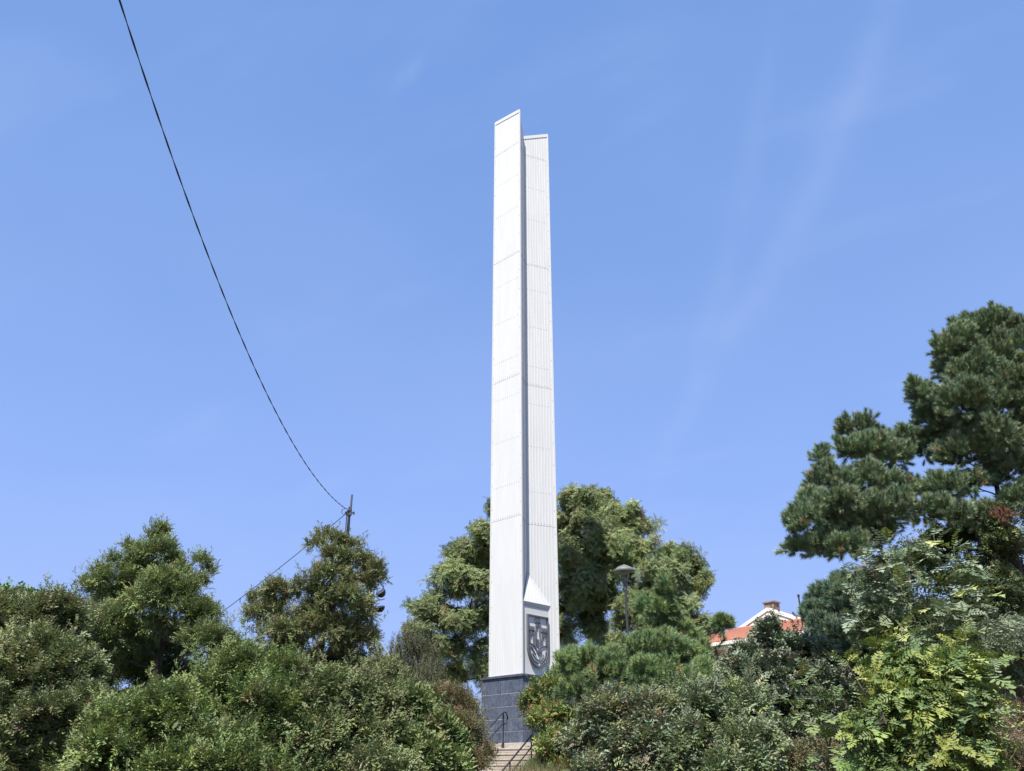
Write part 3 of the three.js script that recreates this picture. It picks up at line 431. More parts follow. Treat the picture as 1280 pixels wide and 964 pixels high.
/* leaves spread over small clumps that cover the lobes: n sprigs in clusters */
function crown(parent, s, lobes, o) {
  srand(s);
  const subs = [];
  for (const l of lobes) {
    const r = (l[3] + l[4] + l[5]) / 3, k = Math.max(4, Math.min(26, Math.round(5 + r * (o.lumps ?? 13))));
    for (let i = 0; i < k; i++) {
      const d = unit(); if (d.y < -0.3) d.y *= -1;
      const q = rr(...(o.lumpAt ?? [0.5, 1.02])), e = rr(...(o.lump ?? [0.2, 0.44]));
      subs.push([l[0] + d.x * l[3] * q, l[1] + d.y * l[4] * q, l[2] + d.z * l[5] * q, Math.max(0.1, r * e * 1.12), Math.max(0.08, r * e * (o.flat ?? 0.9)), Math.max(0.1, r * e * 1.12), d]);
    }
  }
  const w = subs.map((l) => l[3] * (l[4] + l[3])), sum = w.reduce((a, b) => a + b, 0), lobeTone = lobes.map(() => rr(0.8, 1.2)), w0 = lobes.map((l) => (l[3] * (l[4] + l[3])) ** 0.9), sum0 = w0.reduce((a, b) => a + b, 0);
  const mats = [], cols = [], per = o.per ?? 6, clusters = Math.round(o.n / per), P = parent.position;
  const col = new THREE.Color(), tones = subs.map(() => rr(0.8, 1.22)), X = V(1, 0, 0), Y = V(0, 1, 0), Z = V(0, 0, 1), basis = new THREE.Matrix4();
  for (let c = 0; c < clusters; c++) {
    const loose = rnd() < (o.loose ?? 0.34), W = loose ? w0 : w, list = loose ? lobes : subs;
    let t = rnd() * (loose ? sum0 : sum), i = 0; while (i < list.length - 1 && (t -= W[i]) > 0) i++;
    const l = list[i], d = unit(); if (d.y < -0.1 && rnd() < (o.thinBelow ?? 0.5)) d.y *= -1;
    const f = (1 - (o.depth ?? 0.5) * Math.pow(rnd(), 1.3)) * (loose ? 0.78 + 0.5 * noise(d.x * 2.6 + i * 7.3, d.y * 2.6 + s, d.z * 2.6) : 1);
    const cx = l[0] + d.x * l[3] * f, cy = l[1] + d.y * l[4] * f, cz = l[2] + d.z * l[5] * f, gf = o.gapF ?? 2.1;
    if (noise(cx * gf, cy * gf, cz * gf) < (o.gap ?? 0.27)) continue;
    if (cy < groundY(cx, cz) + 0.02) continue;
    const tone = (loose ? lobeTone[i] : tones[i]) * rr(0.85, 1.15), pick = rnd() < 0.025 ? [0.11, 0.085, 0.045] : o.tints[Math.floor(rnd() * o.tints.length)], cr = o.cr ?? 0.1;
    for (let k = 0; k < per; k++) {
      const px = cx + rr(-cr, cr) * 1.2, py = cy + rr(-cr, cr), pz = cz + rr(-cr, cr) * 1.2;
      Y.copy(d).addScaledVector(loose ? d : l[6], 0.6).normalize().multiplyScalar(o.out ?? 0.8); Y.y += o.up ?? 0.2; Y.addScaledVector(unit(), o.wild ?? 0.75).normalize();
      if (o.hang) Y.set(rr(-0.2, 0.2), 1, rr(-0.2, 0.2)).normalize();
      Z.set(rr(-0.55, 0.55), 1, rr(-0.4, 0.7)); X.crossVectors(Y, Z); if (X.lengthSq() < 0.01) X.set(1, 0, 0); X.normalize(); Z.crossVectors(X, Y).normalize();
      basis.makeBasis(X, Y, Z); qa.setFromRotationMatrix(basis); if (o.spin) { qb.setFromAxisAngle(up, rr(0, 6.2832)); qa.multiply(qb); }
      const sc = rr(...(o.size ?? [0.8, 1.25]));
      mats.push(new THREE.Matrix4().compose(V(px - P.x, py - P.y, pz - P.z), qa, V(sc, sc, sc)));
      const v = tone * rr(0.82, 1.2), warm = rr(-0.1, 0.1);
      cols.push([pick[0] * v * (1 + warm), pick[1] * v, pick[2] * v * (1 - warm)]);
    }
  }
  for (let c = 0; c < (o.shoots ?? Math.round(o.n / (o.shootEvery ?? 95))); c++) {
    const l = lobes[Math.floor(rnd() * lobes.length)], d = unit(); d.y = Math.abs(d.y) * 0.8 + 0.15; d.normalize();
    const st = V(l[0] + d.x * l[3] * 0.8, l[1] + d.y * l[4] * 0.8, l[2] + d.z * l[5] * 0.8), dir = d.clone().add(V(rr(-0.3, 0.3), rr(0.2, 1.1), rr(-0.3, 0.3))).normalize();
    const len = rr(0.25, 1.05) * Math.min(1, 0.35 + l[4]), k = Math.round(len * 16), pick = o.tints[Math.floor(rnd() * o.tints.length)], tone = rr(0.85, 1.2);
    for (let i = 0; i < k; i++) {
      const t = i / k, a = i * 2.4; Y.copy(dir).multiplyScalar(0.6).add(V(Math.cos(a) * (1.1 - t * 0.7), rr(-0.1, 0.4), Math.sin(a) * (1.1 - t * 0.7))).normalize();
      Z.set(rr(-0.5, 0.5), 1, rr(-0.4, 0.6)); X.crossVectors(Y, Z); if (X.lengthSq() < 0.01) X.set(1, 0, 0); X.normalize(); Z.crossVectors(X, Y).normalize();
      basis.makeBasis(X, Y, Z); qa.setFromRotationMatrix(basis);
      const sc = rr(...(o.size ?? [0.8, 1.25])) * (0.8 - 0.35 * t), v = tone * rr(0.85, 1.2);
      mats.push(new THREE.Matrix4().compose(V(st.x + dir.x * len * t - P.x, st.y + dir.y * len * t + 0.06 * t * (1 - t) - P.y, st.z + dir.z * len * t - P.z), qa, V(sc, sc, sc)));
      cols.push([pick[0] * v, pick[1] * v, pick[2] * v]);
    }
  }
  const m = new THREE.InstancedMesh(o.geo, o.mat ?? leafMat, mats.length);
  m.name = o.name ?? 'crown'; m.castShadow = m.receiveShadow = true; m.userData.kind = 'stuff';
  const lift = o.lift ?? LEAF;
  mats.forEach((q, i) => { m.setMatrixAt(i, q); m.setColorAt(i, col.setRGB(cols[i][0] * lift, cols[i][1] * lift, cols[i][2] * lift)); });
  parent.add(m);
  return m;
}
const LEAF = 2.05;
/* trunk from the base up through the given points, then one limb to each lobe */
function wood(parent, s, path, r, lobes, o = {}) {
  srand(s);
  const P = parent.position, rel = (p) => p.clone().sub(P);
  const curve = new THREE.CatmullRomCurve3(path);
  const trunk = add(parent, 'trunk', tube(path.map(rel), r, r * 0.12, 8, 4), o.bark ?? bark);
  const nodes = []; for (let t = 0.15; t <= 1.001; t += 0.05) nodes.push({ p: curve.getPoint(Math.min(1, t)), d: 0, r: r * mix(0.6, 0.12, t) });
  const far = (l) => Math.min(...nodes.slice(0, 18).map((q) => q.p.distanceTo(V(l[0], l[1], l[2]))));
  for (const l of [...lobes].sort((A, B) => far(A) - far(B))) {
    const target = V(l[0], l[1] - l[4] * 0.25, l[2]);
    let q = null, bd = 1e9; for (const m of nodes) { const sc = target.distanceTo(m.p) + 0.45 * m.d + Math.max(0, m.p.y - target.y + 0.25 * target.distanceTo(m.p)) * (o.rise ?? 1.2); if (sc < bd) { bd = sc; q = m; } }
    const len = q.p.distanceTo(target); if (len < 0.2) continue;
    const mid = q.p.clone().lerp(target, 0.5).add(V(rr(-0.14, 0.14) * len, rr(-0.14, 0.04) * len, rr(-0.14, 0.14) * len)), r0 = Math.min(q.r, r * 0.4, 0.014 + len * 0.014), r1 = Math.max(0.007, r0 * 0.55);
    nodes.push({ p: mid, d: q.d + len * 0.5, r: (r0 + r1) / 2 }, { p: target, d: q.d + len, r: r1 });
    const gs = [tube([rel(q.p), rel(mid), rel(target)], r0, r1, 6, 4)];
    for (let k = 0; k < (o.twigs ?? 5); k++) { const a = mid.clone().lerp(target, rr(0, 1)), e = target.clone().add(V(rr(-1, 1) * l[3], rr(-0.4, 1) * l[4], rr(-1, 1) * l[5])); gs.push(tube([rel(a), rel(a.clone().lerp(e, 0.5).add(V(0, rr(-0.1, 0.1), 0))), rel(e)], r1 * 0.6, 0.004, 4, 2)); }
    add(parent, 'limb', mergeGeometries(gs), o.bark ?? bark);
  }
  return trunk;
}
const at = (x, z, dy = -0.06) => V(x, groundY(x, z) + dy, z);
const plant = (name, label, category, x, z, group) => thing(name, label, category, at(x, z, -0.05), group);
const stems = (p, s, lobes, o = {}) => { srand(s); const P = p.position, gs = []; for (const l of lobes) { const e = V(l[0], l[1], l[2]).sub(P), b = V(rr(-0.3, 0.3), 0, rr(-0.3, 0.3)); add(p, 'stem', tube([b, e.clone().multiplyScalar(0.5).add(V(rr(-0.2, 0.2), rr(0, 0.2), rr(-0.2, 0.2))), e], 0.03, 0.008, 5, 3), o.bark ?? bark); } };
const mean = (lobes) => lobes.reduce((a, l) => [a[0] + l[0] / lobes.length, a[1] + l[2] / lobes.length], [0, 0]);

const G = {
  elm: sprig(11, 13, 0.3, 0.085, 0.05, 0.9, 0.3), elmFine: sprig(12, 14, 0.3, 0.075, 0.042, 0.9, 0.3), round: sprig(13, 10, 0.26, 0.095, 0.078, 0.9, 0.2),
  lance: sprig(14, 11, 0.28, 0.12, 0.042, 0.8, 0.35), fine: sprig(15, 20, 0.3, 0.042, 0.022, 0.8, 0.2), feather: rosette(16, 5, 0.55, 8, 0.15, 0.05, 0.75), featherBroad: rosette(22, 4, 0.46, 6, 0.15, 0.052, 0.8, true), featherSmall: rosette(17, 4, 0.34, 8, 0.08, 0.028, 0.9),
  tuft: pineTuft(18, 110, 0.2, 0.12, 0.0048), tuftLong: pineTuft(19, 105, 0.2, 0.14, 0.0048), strand: strand(20, 0.65, 22, 0.07, 0.022), fan: sprig(21, 10, 0.24, 0.09, 0.062, 1.0, 0.25),
};
function shrub(name, label, category, key, seedN, o, group) {
  const lobes = LOBES[key], [x, z] = mean(lobes), p = plant(name, label, category, x, z, group);
  stems(p, seedN + 1, lobes.slice(0, 9), o);
  crown(p, seedN, lobes, o);
  return p;
}
function tree(name, label, category, key, seedN, bx, bz, path, r, o, group) {
  const p = plant(name, label, category, bx, bz, group);
  wood(p, seedN + 3, [at(bx, bz, -0.05), ...path.map((q) => V(...q))], r, LOBES[key], o);
  crown(p, seedN, LOBES[key], o);
  return p;
}
const olive = [[0.1, 0.115, 0.042], [0.085, 0.105, 0.04], [0.12, 0.125, 0.055], [0.075, 0.1, 0.038]];
const midGreen = [[0.082, 0.112, 0.032], [0.095, 0.125, 0.036], [0.07, 0.1, 0.03], [0.11, 0.13, 0.042]];
const greyGreen = [[0.11, 0.13, 0.075], [0.09, 0.12, 0.06], [0.13, 0.145, 0.085]];

tree('broadleaf_tree', 'round olive green tree at the far end of the thicket', 'tree', 'hedgeTree', 101, -11.6, -22, [[-11.8, 2.5, -22], [-11.9, 4.5, -22.2]], 0.16, { n: 22000, geo: G.elm, tints: [...olive, [0.13, 0.14, 0.07]], cr: 0.1, twigs: 2 });
shrub('broadleaf_bush', 'fresh green bush top peeping over the round olive tree', 'bush', 'hedgeBack', 111, { n: 2600, geo: G.round, tints: [[0.08, 0.14, 0.03], [0.07, 0.12, 0.03]] });
tree('broadleaf_tree', 'bushy green tree with a ragged spire top beside the sagging cable', 'tree', 'spireTree', 121, -10.1, -25.6, [[-10.2, 3.2, -25.7], [-10.2, 5.4, -25.9], [-10.4, 7.4, -26.3]], 0.2, { n: 36000, size: [0.5, 0.95], geo: G.elmFine, tints: [...olive, ...midGreen], cr: 0.1, gap: 0.3, gapF: 2.0, twigs: 3 });
tree('broadleaf_tree', 'ragged olive tree in front of the utility pole', 'tree', 'leaningTree', 131, -5.9, -27.2, [[-5.9, 4.0, -27.2], [-5.8, 6.2, -27.3], [-5.7, 8.4, -27.5]], 0.18, { n: 32000, size: [0.5, 0.95], geo: G.elmFine, tints: [...olive, [0.12, 0.12, 0.05], [0.09, 0.09, 0.04]], cr: 0.1, gap: 0.31, gapF: 2.0, wild: 0.9, twigs: 5 });
shrub('broadleaf_bush', 'large mid green bush below the spire topped tree', 'bush', 'leafyShrub', 141, { n: 16000, geo: G.elm, tints: [...midGreen, [0.1, 0.12, 0.05]], cr: 0.1 });
shrub('broadleaf_bush', 'olive green thicket bush below the ragged olive tree', 'bush', 'ashShrub', 151, { n: 12000, geo: G.lance, tints: [...olive, [0.11, 0.12, 0.06]], cr: 0.1 });
shrub('broadleaf_bush', 'bright green bush beside the brown twiggy shrub', 'bush', 'brightShrub', 161, { n: 8000, geo: G.fan, tints: [[0.09, 0.12, 0.04], [0.075, 0.105, 0.035], [0.115, 0.13, 0.05]], cr: 0.1 });
shrub('twiggy_shrub', 'reddish brown twiggy shrub beside the curled handrail', 'shrub', 'brownShrub', 171, { n: 5600, geo: G.fine, tints: [[0.105, 0.07, 0.036], [0.09, 0.068, 0.036], [0.08, 0.088, 0.034], [0.12, 0.088, 0.048], [0.09, 0.1, 0.042], [0.075, 0.085, 0.034]], cr: 0.1, gap: 0.26 });
{
  const p = tree('drooping_tree', 'thin greyish tree with hanging twigs between the olive tree and the monument', 'tree', 'droopTree', 181, -3.5, -33.4, [[-3.5, 4.2, -33.4], [-3.6, 5.4, -33.8], [-3.8, 6.5, -34]], 0.12, { n: 1900, geo: G.strand, tints: [[0.075, 0.085, 0.04], [0.065, 0.08, 0.035], [0.085, 0.075, 0.045]], shoots: 0, lift: 1.5, hang: true, spin: 1, per: 4, cr: 0.3, gap: 0.3, twigs: 8 });
  p.userData.group = undefined; delete p.userData.group;
}
tree('feather_leaved_tree', 'wide open crowned tree with feathery leaves behind the monument', 'tree', 'bigTree', 191, 2.2, -42.5, [[2.0, 5.4, -42.5], [1.7, 8.0, -42.8], [1.9, 11.0, -43.3], [2.5, 13.6, -43.4]], 0.3, { n: 18500, geo: G.feather, tints: [[0.125, 0.145, 0.058], [0.105, 0.135, 0.05], [0.145, 0.16, 0.075], [0.095, 0.12, 0.046], [0.12, 0.145, 0.054]], per: 3, cr: 0.18, gap: 0.31, gapF: 1.5, out: 0.9, up: 0.35, wild: 0.8, spin: 1, lumps: 8, lump: [0.18, 0.36], lumpAt: [0.45, 1.1], flat: 1.0, thinBelow: 0.3, loose: 0.3, twigs: 9, size: [0.42, 0.85], bark: barkDark, shoots: 0 });
shrub('leafy_shrub', 'yellow green shrub with orange tips beside the plinth', 'shrub', 'greenShrub', 201, { n: 9600, geo: G.fan, size: [0.4, 0.75], tints: [[0.11, 0.14, 0.035], [0.09, 0.12, 0.035], [0.07, 0.1, 0.03], [0.13, 0.15, 0.04], [0.1, 0.125, 0.035], [0.11, 0.135, 0.04], [0.08, 0.11, 0.032], [0.09, 0.125, 0.035], [0.1, 0.13, 0.035], [0.07, 0.1, 0.03], [0.19, 0.105, 0.04]], cr: 0.14 });
tree('pine_tree', 'young bushy pine with an upright leader in front of the street lamp', 'pine tree', 'youngPine', 211, 4.3, -24.8, [[4.3, 4.0, -24.8], [4.35, 5.4, -24.9], [4.4, 6.6, -25]], 0.1, { n: 7600, size: [0.85, 1.35], geo: G.tuftLong, mat: needleMat, tints: [[0.075, 0.105, 0.04], [0.09, 0.12, 0.045], [0.065, 0.095, 0.042]], per: 1, cr: 0.02, up: 0.6, out: 0.9, wild: 0.5, depth: 0.4, spin: 1, flat: 1.1, loose: 0.25, lumps: 10, lump: [0.18, 0.36], lumpAt: [0.35, 1.12], shoots: 0, bark: barkDark, lift: 2.4, gap: 0.34, gapF: 2.4, twigs: 4 });
shrub('lance_leaved_bush', 'olive bush with narrow leaves under the young pine', 'bush', 'oliveShrub', 221, { n: 8500, geo: G.lance, tints: [...greyGreen, [0.12, 0.13, 0.05], [0.1, 0.09, 0.06]], cr: 0.1, up: 0.1, gap: 0.27 });
shrub('lance_leaved_bush', 'grey green bush with narrow leaves beside the dark round leaved bush', 'bush', 'greyLeafShrub', 231, { n: 9500, geo: G.lance, tints: [...greyGreen, [0.11, 0.135, 0.05]], cr: 0.1, up: 0.15 });
shrub('round_leaved_bush', 'dark green round leaved bush in front of the house', 'bush', 'darkShrub', 241, { n: 11000, geo: G.round, mat: glossLeaf, tints: [[0.05, 0.068, 0.036], [0.06, 0.08, 0.042], [0.075, 0.09, 0.055], [0.07, 0.068, 0.045]], cr: 0.1, up: 0.15, size: [0.75, 1.1] });
tree('pine_tree', 'small bluish pine beside the house', 'pine tree', 'bluePine', 251, 10.6, -27.2, [[10.7, 5.0, -27.2], [10.9, 6.8, -27.2]], 0.12, { n: 3200, size: [0.95, 1.45], geo: G.tuft, mat: needleMat, tints: [[0.055, 0.088, 0.055], [0.07, 0.1, 0.06]], per: 1, cr: 0.02, up: 0.6, out: 0.9, wild: 0.35, depth: 0.4, spin: 1, flat: 1.1, loose: 0.3, lumps: 10, lump: [0.18, 0.36], lumpAt: [0.35, 1.12], shoots: 0, twigs: 3 });
tree('pine_tree', 'large dark blue green pine towering over the other trees', 'pine tree', 'largePine', 261, 14.2, -23.8, [[14.15, 5.5, -23.8], [13.9, 8.6, -23.6], [14.0, 11.0, -23.7], [13.7, 13.6, -23.9]], 0.14, { n: 13500, size: [0.85, 1.35], geo: G.tuft, mat: needleMat, tints: [[0.06, 0.084, 0.042], [0.072, 0.098, 0.05], [0.055, 0.078, 0.04], [0.088, 0.11, 0.06]], per: 1, cr: 0.02, up: 0.6, out: 0.9, wild: 0.4, depth: 0.5, spin: 1, flat: 1.35, loose: 0.4, lumps: 9, lump: [0.2, 0.38], lumpAt: [0.3, 1.15], gap: 0.2, bark: barkDark, shoots: 0, lift: 2.5, twigs: 6, thinBelow: 0.25 });
tree('creeper_tree', 'tree hung with yellowish creeper leaves under the large pine', 'tree', 'ivyTree', 271, 14.35, -25, [[14.25, 5.53, -25], [13.85, 8.0, -25], [13.7, 9.1, -25]], 0.11,  { n: 9000, geo: G.round, tints: [[0.12, 0.13, 0.042], [0.09, 0.115, 0.04], [0.06, 0.08, 0.035], [0.05, 0.07, 0.032]], cr: 0.1, gap: 0.3, lift: 1.5, bark: barkDark, size: [0.6, 1] });
shrub('grey_leaved_bush', 'low grey green bush at the foot of the large pine', 'bush', 'greyShrub', 281, { n: 3000, geo: G.featherSmall, spin: 1, tints: [[0.1, 0.12, 0.075], [0.085, 0.105, 0.06]], cr: 0.1 });

shrub('evergreen_thicket', 'dark green thicket between the small bluish pine and the tall sapling', 'thicket', 'backThicket', 291, { n: 13000, geo: G.elm, tints: [[0.055, 0.075, 0.035], [0.07, 0.09, 0.04], [0.085, 0.095, 0.04]], lift: 1.4 });
shrub('dry_shrub', 'tan dry weeds at the foot of the dark round leaved bush', 'weeds', 'dryWeeds', 295, { n: 3600, geo: G.fine, tints: [[0.15, 0.12, 0.075], [0.12, 0.105, 0.06], [0.09, 0.1, 0.045]] });
shrub('dry_shrub', 'brown dry weeds on the bare slope beside the yellow green sapling', 'weeds', 'drySlope', 297, { n: 3600, geo: G.fine, tints: [[0.14, 0.1, 0.07], [0.13, 0.105, 0.06], [0.09, 0.09, 0.045]] });
{ // a browned spray in the large pine
  const pine = scene.children.find((q) => q.userData.label?.startsWith('large dark blue green pine'));
  const c = crown(pine, 299, LOBES.deadSpray, { n: 26, shoots: 0, geo: G.tuft, mat: needleMat, spin: 1, per: 2, tints: [[0.2, 0.1, 0.06]], name: 'needles', lift: 1 });
  c.userData.label = 'dead reddish brown needles';
}
// saplings with feather leaves large enough to tell apart: every leaf is a mesh
{
  const mk = (s, len, pairs, lL, lW, droop) => { srand(s); const v = []; frondInto(v, V(0, 0, 0), V(0, 0.55, 1).normalize(), len, pairs, lL, lW, droop, true); return soup(v); };
  const fronds = [mk(301, 0.68, 7, 0.17, 0.06, 0.6), mk(302, 0.6, 6, 0.165, 0.058, 0.8), mk(303, 0.76, 8, 0.17, 0.058, 0.7), mk(304, 0.52, 6, 0.15, 0.054, 0.5), mk(305, 0.66, 7, 0.175, 0.06, 1.0)];
  const mat = (r, g, b) => new THREE.MeshPhysicalMaterial({ color: lin(r, g, b), roughness: 0.65, transmission: 0.3, thickness: 0 });
  const greys = [mat(0.17, 0.225, 0.12), mat(0.2, 0.25, 0.15), mat(0.14, 0.2, 0.085), mat(0.23, 0.28, 0.18)], yellows = [mat(0.28, 0.33, 0.06), mat(0.32, 0.35, 0.07), mat(0.22, 0.3, 0.06)], greens = [mat(0.11, 0.18, 0.04), mat(0.095, 0.155, 0.04), mat(0.15, 0.21, 0.05)];
  const stemMat = std(0.12, 0.12, 0.055, 0.8);
  const sapling = (name, label, x, z, s, shoots, pal, bright, scale, most, fill) => {
    const p = plant(name, label, 'sapling', x, z, 'feather leaved saplings'); srand(s); let used = 0;
    if (fill) crown(p, s + 5, LOBES[fill[0]], { n: fill[1], geo: G.featherBroad, spin: 1, per: 3, cr: 0.12, tints: fill[2], loose: 0.4, up: 0.5, lift: 1, shoots: 0, size: [0.4, 0.72] });
    srand(s);
    for (const [tx, ty, tz, leaves] of shoots) {
      const b = V(rr(-0.25, 0.25), 0, rr(-0.2, 0.2)), e = V(tx, ty, tz).sub(p.position), m = b.clone().lerp(e, 0.5).add(V(rr(-0.1, 0.1), 0.25, rr(-0.1, 0.1)));
      const c = new THREE.CatmullRomCurve3([b, m, e]);
      add(p, 'stem', tube([b, m, e], 0.022, 0.007, 6, 5), stemMat);
      for (let i = 0; i < leaves && used < most; i++, used++) {
        const t = i < 5 ? 1 - i * 0.012 : mix(0.3, 0.98, Math.pow(rnd(), 0.65)), q = c.getPoint(t), yaw = i * 2.4 + rr(-0.5, 0.5);
        const hot = t > 0.9 ? bright * 1.6 : bright, set = rnd() < hot ? yellows : pal;
        const f = add(p, 'leaf', fronds[Math.floor(rnd() * fronds.length)], set[Math.floor(rnd() * set.length)]);
        f.position.copy(q); f.rotation.set(i < 5 ? rr(-0.6, -0.1) : rr(-0.15, 0.55), yaw, rr(-0.3, 0.3), 'YXZ'); f.scale.setScalar(scale * (i < 5 ? rr(0.6, 0.85) : rr(0.85, 1.25)));
      }
    }
  };
  sapling('feather_leaf_sapling', 'tall grey green sapling with feather leaves under the large pine', 7.0, -14, 311, [[6.35, 5.35, -14.3, 18], [7.1, 5.45, -14.2, 18], [5.5, 4.7, -14.2, 18], [5.95, 5.05, -14.2, 28], [6.75, 5.1, -14.3, 34], [7.3, 5.2, -14, 36], [7.45, 4.75, -13.9, 30], [6.2, 4.5, -13.8, 30], [7.0, 4.3, -13.5, 34], [7.4, 4.1, -13.6, 28], [5.5, 4.1, -14, 26], [6.6, 3.7, -13.4, 30]], greys, 0.2, 0.8, 298, ['saplingTall', 330, [[0.17, 0.22, 0.12], [0.14, 0.2, 0.09], [0.2, 0.25, 0.14]]]);
  sapling('feather_leaf_sapling', 'yellow green sapling with drooping feather leaves in front of the grey green one', 5.3, -11.5, 321, [[5.2, 3.5, -11.8, 20], [5.95, 3.42, -11.6, 20], [4.4, 3.1, -11.8, 16], [5.75, 3.3, -11.5, 34], [5.0, 3.05, -11.6, 36], [5.3, 2.9, -11.2, 36], [5.9, 2.9, -11.4, 34], [4.5, 2.5, -11.5, 30], [5.5, 2.5, -11.0, 34], [5.95, 2.35, -11.1, 30], [4.9, 2.1, -11.2, 26], [5.9, 2.0, -10.9, 24]], greens, 0.4, 0.6, 298, ['saplingLow', 1000, [[0.12, 0.18, 0.045], [0.14, 0.2, 0.05], [0.24, 0.28, 0.055], [0.095, 0.15, 0.04]]]);
  sapling('feather_leaf_sapling', 'low bright green sapling beside the dark round leaved bush', 4.45, -13.2, 331, [[4.3, 3.0, -13.2, 22], [4.65, 2.75, -13.1, 22], [4.1, 2.6, -13.2, 18], [4.8, 2.3, -13, 18]], greens, 0.1, 0.7, 90);
}
// dry grass and weeds
{
  srand(401);
  const v = []; for (let i = 0; i < 26; i++) { const a = rr(0, 6.28), l = rr(0.2, 0.5), o = V(rr(-0.12, 0.12), 0, rr(-0.12, 0.12)), d = V(Math.cos(a) * rr(0.15, 0.7), 1, Math.sin(a) * rr(0.15, 0.7)).normalize(), s = perp(d).multiplyScalar(0.005), t = o.clone().addScaledVector(d, l); v.push(o.x + s.x, 0, o.z + s.z, o.x - s.x, 0, o.z - s.z, t.x, t.y - 0.04, t.z); }
  const geo = soup(v), spots = [];
  for (let i = 0; i < 30000; i++) {
    const z = -rr(10, 36), x = rr(-14, 17), rx = x - STAIR_TOP.x, rz = z - STAIR_TOP.z, d = rx * down.x + rz * down.z, w = Math.abs(rx * across.x + rz * across.z);
    if ((w < 1.2 && d > -1.6 && d < 5) || (Math.abs(x - 0.4) < 1.7 && z < -30.3 && z > -34)) continue;
    spots.push([x, z]);
  }
  const m = new THREE.InstancedMesh(geo, new THREE.MeshStandardMaterial({ color: 0xffffff, roughness: 0.9 }), spots.length), c = new THREE.Color();
  spots.forEach(([x, z], i) => {
    const s = rr(0.6, 1.3), k = noise(x * 0.7, 2, z * 0.7), g = sstep(0.35, 0.65, k);
    m.setMatrixAt(i, M4.compose(V(x, groundY(x, z) - 0.01, z), qa.setFromAxisAngle(up, rr(0, 6.28)), V(s, s, s)));
    m.setColorAt(i, c.setRGB(mix(0.2, 0.1, g) * rr(0.8, 1.2), mix(0.165, 0.125, g), mix(0.09, 0.045, g)));
  });
  m.name = 'dry_grass'; m.castShadow = m.receiveShadow = true; m.userData = { kind: 'stuff', label: 'dry grass and weeds on the slope', category: 'grass' }; scene.add(m);
}

// ------------------------------------------------------------------ poles, wires, lamps
const steel = std(0.1, 0.105, 0.115, 0.55, { metalness: 0.5 }), darkSteel = std(0.03, 0.032, 0.038, 0.5, { metalness: 0.3 }), galv = std(0.3, 0.31, 0.33, 0.5, { metalness: 0.5 });
{
  const px = -6.05, pz = -31, gy = groundY(px, pz), p = thing('utility_pole', 'dark steel utility pole rising behind the ragged olive tree', 'pole', V(px, gy - 0.1, pz));
  const y = (h) => h - (gy - 0.1);
  add(p, 'shaft', new THREE.CylinderGeometry(0.05, 0.1, y(11.05), 12).translate(0, y(11.05) / 2, 0), darkSteel);
  add(p, 'top_pipe', new THREE.CylinderGeometry(0.035, 0.04, 0.75, 10).translate(0.045, y(11.15), 0.02), steel);
  add(p, 'conduit', new THREE.CylinderGeometry(0.022, 0.022, 2.6, 8).translate(-0.085, y(9.6), 0.03), steel);
  for (const h of [10.75, 10.92]) add(p, 'clamp_band', new THREE.CylinderGeometry(0.085, 0.085, 0.05, 12).translate(0.005, y(h), 0), steel);
  add(p, 'bracket', mergeGeometries([box(0.3, 0.04, 0.05, 0, y(10.83), 0), new THREE.CylinderGeometry(0.03, 0.04, 0.1, 8).translate(0.16, y(10.82), 0), new THREE.CylinderGeometry(0.03, 0.04, 0.1, 8).translate(-0.14, y(10.82), 0)]), darkSteel);
  add(p, 'cable_coil', new THREE.TorusGeometry(0.12, 0.012, 5, 14).translate(-0.16, y(10.86), 0.06), darkSteel);
  // sagging twisted cable towards the viewer, overhead
  const a0 = V(px - 0.12, 10.96, pz + 0.05), pts = [];
  const sagY = (s) => 10.96 - 0.174 * s + 0.01226 * s * s;
  const n = 150, Lc = 27;
  const one = (ph) => tube(Array.from({ length: n }, (_, i) => { const s = i / (n - 1) * Lc, t = s * 5.2 + ph; return V(a0.x + Math.cos(t) * 0.008, sagY(s) + Math.sin(t) * 0.008, a0.z + s); }), 0.0085, 0.0085, 5, 2);
  const cable = thing('overhead_cable', 'thick twisted dark cable sagging down to the utility pole', 'cable', V(a0.x, 0, a0.z));
  for (const ph of [0, Math.PI]) add(cable, 'strand', one(ph).translate(-a0.x, 0, -a0.z), std(0.018, 0.022, 0.035, 0.6));
  const w0 = V(px - 0.12, 10.8, pz), w1 = V(-14.6, 5.4, -34.6), pp = Array.from({ length: 12 }, (_, i) => { const t = i / 11; return w0.clone().lerp(w1, t).add(V(0, -0.35 * 4 * t * (1 - t) * 0.5, 0)); });
  const wire = add(scene, 'overhead_wire', tube(pp, 0.014, 0.014, 5, 2), std(0.03, 0.035, 0.05, 0.6));
  wire.userData = { label: 'thin straight wire running from the utility pole down behind the spire topped tree', category: 'wire' };
}
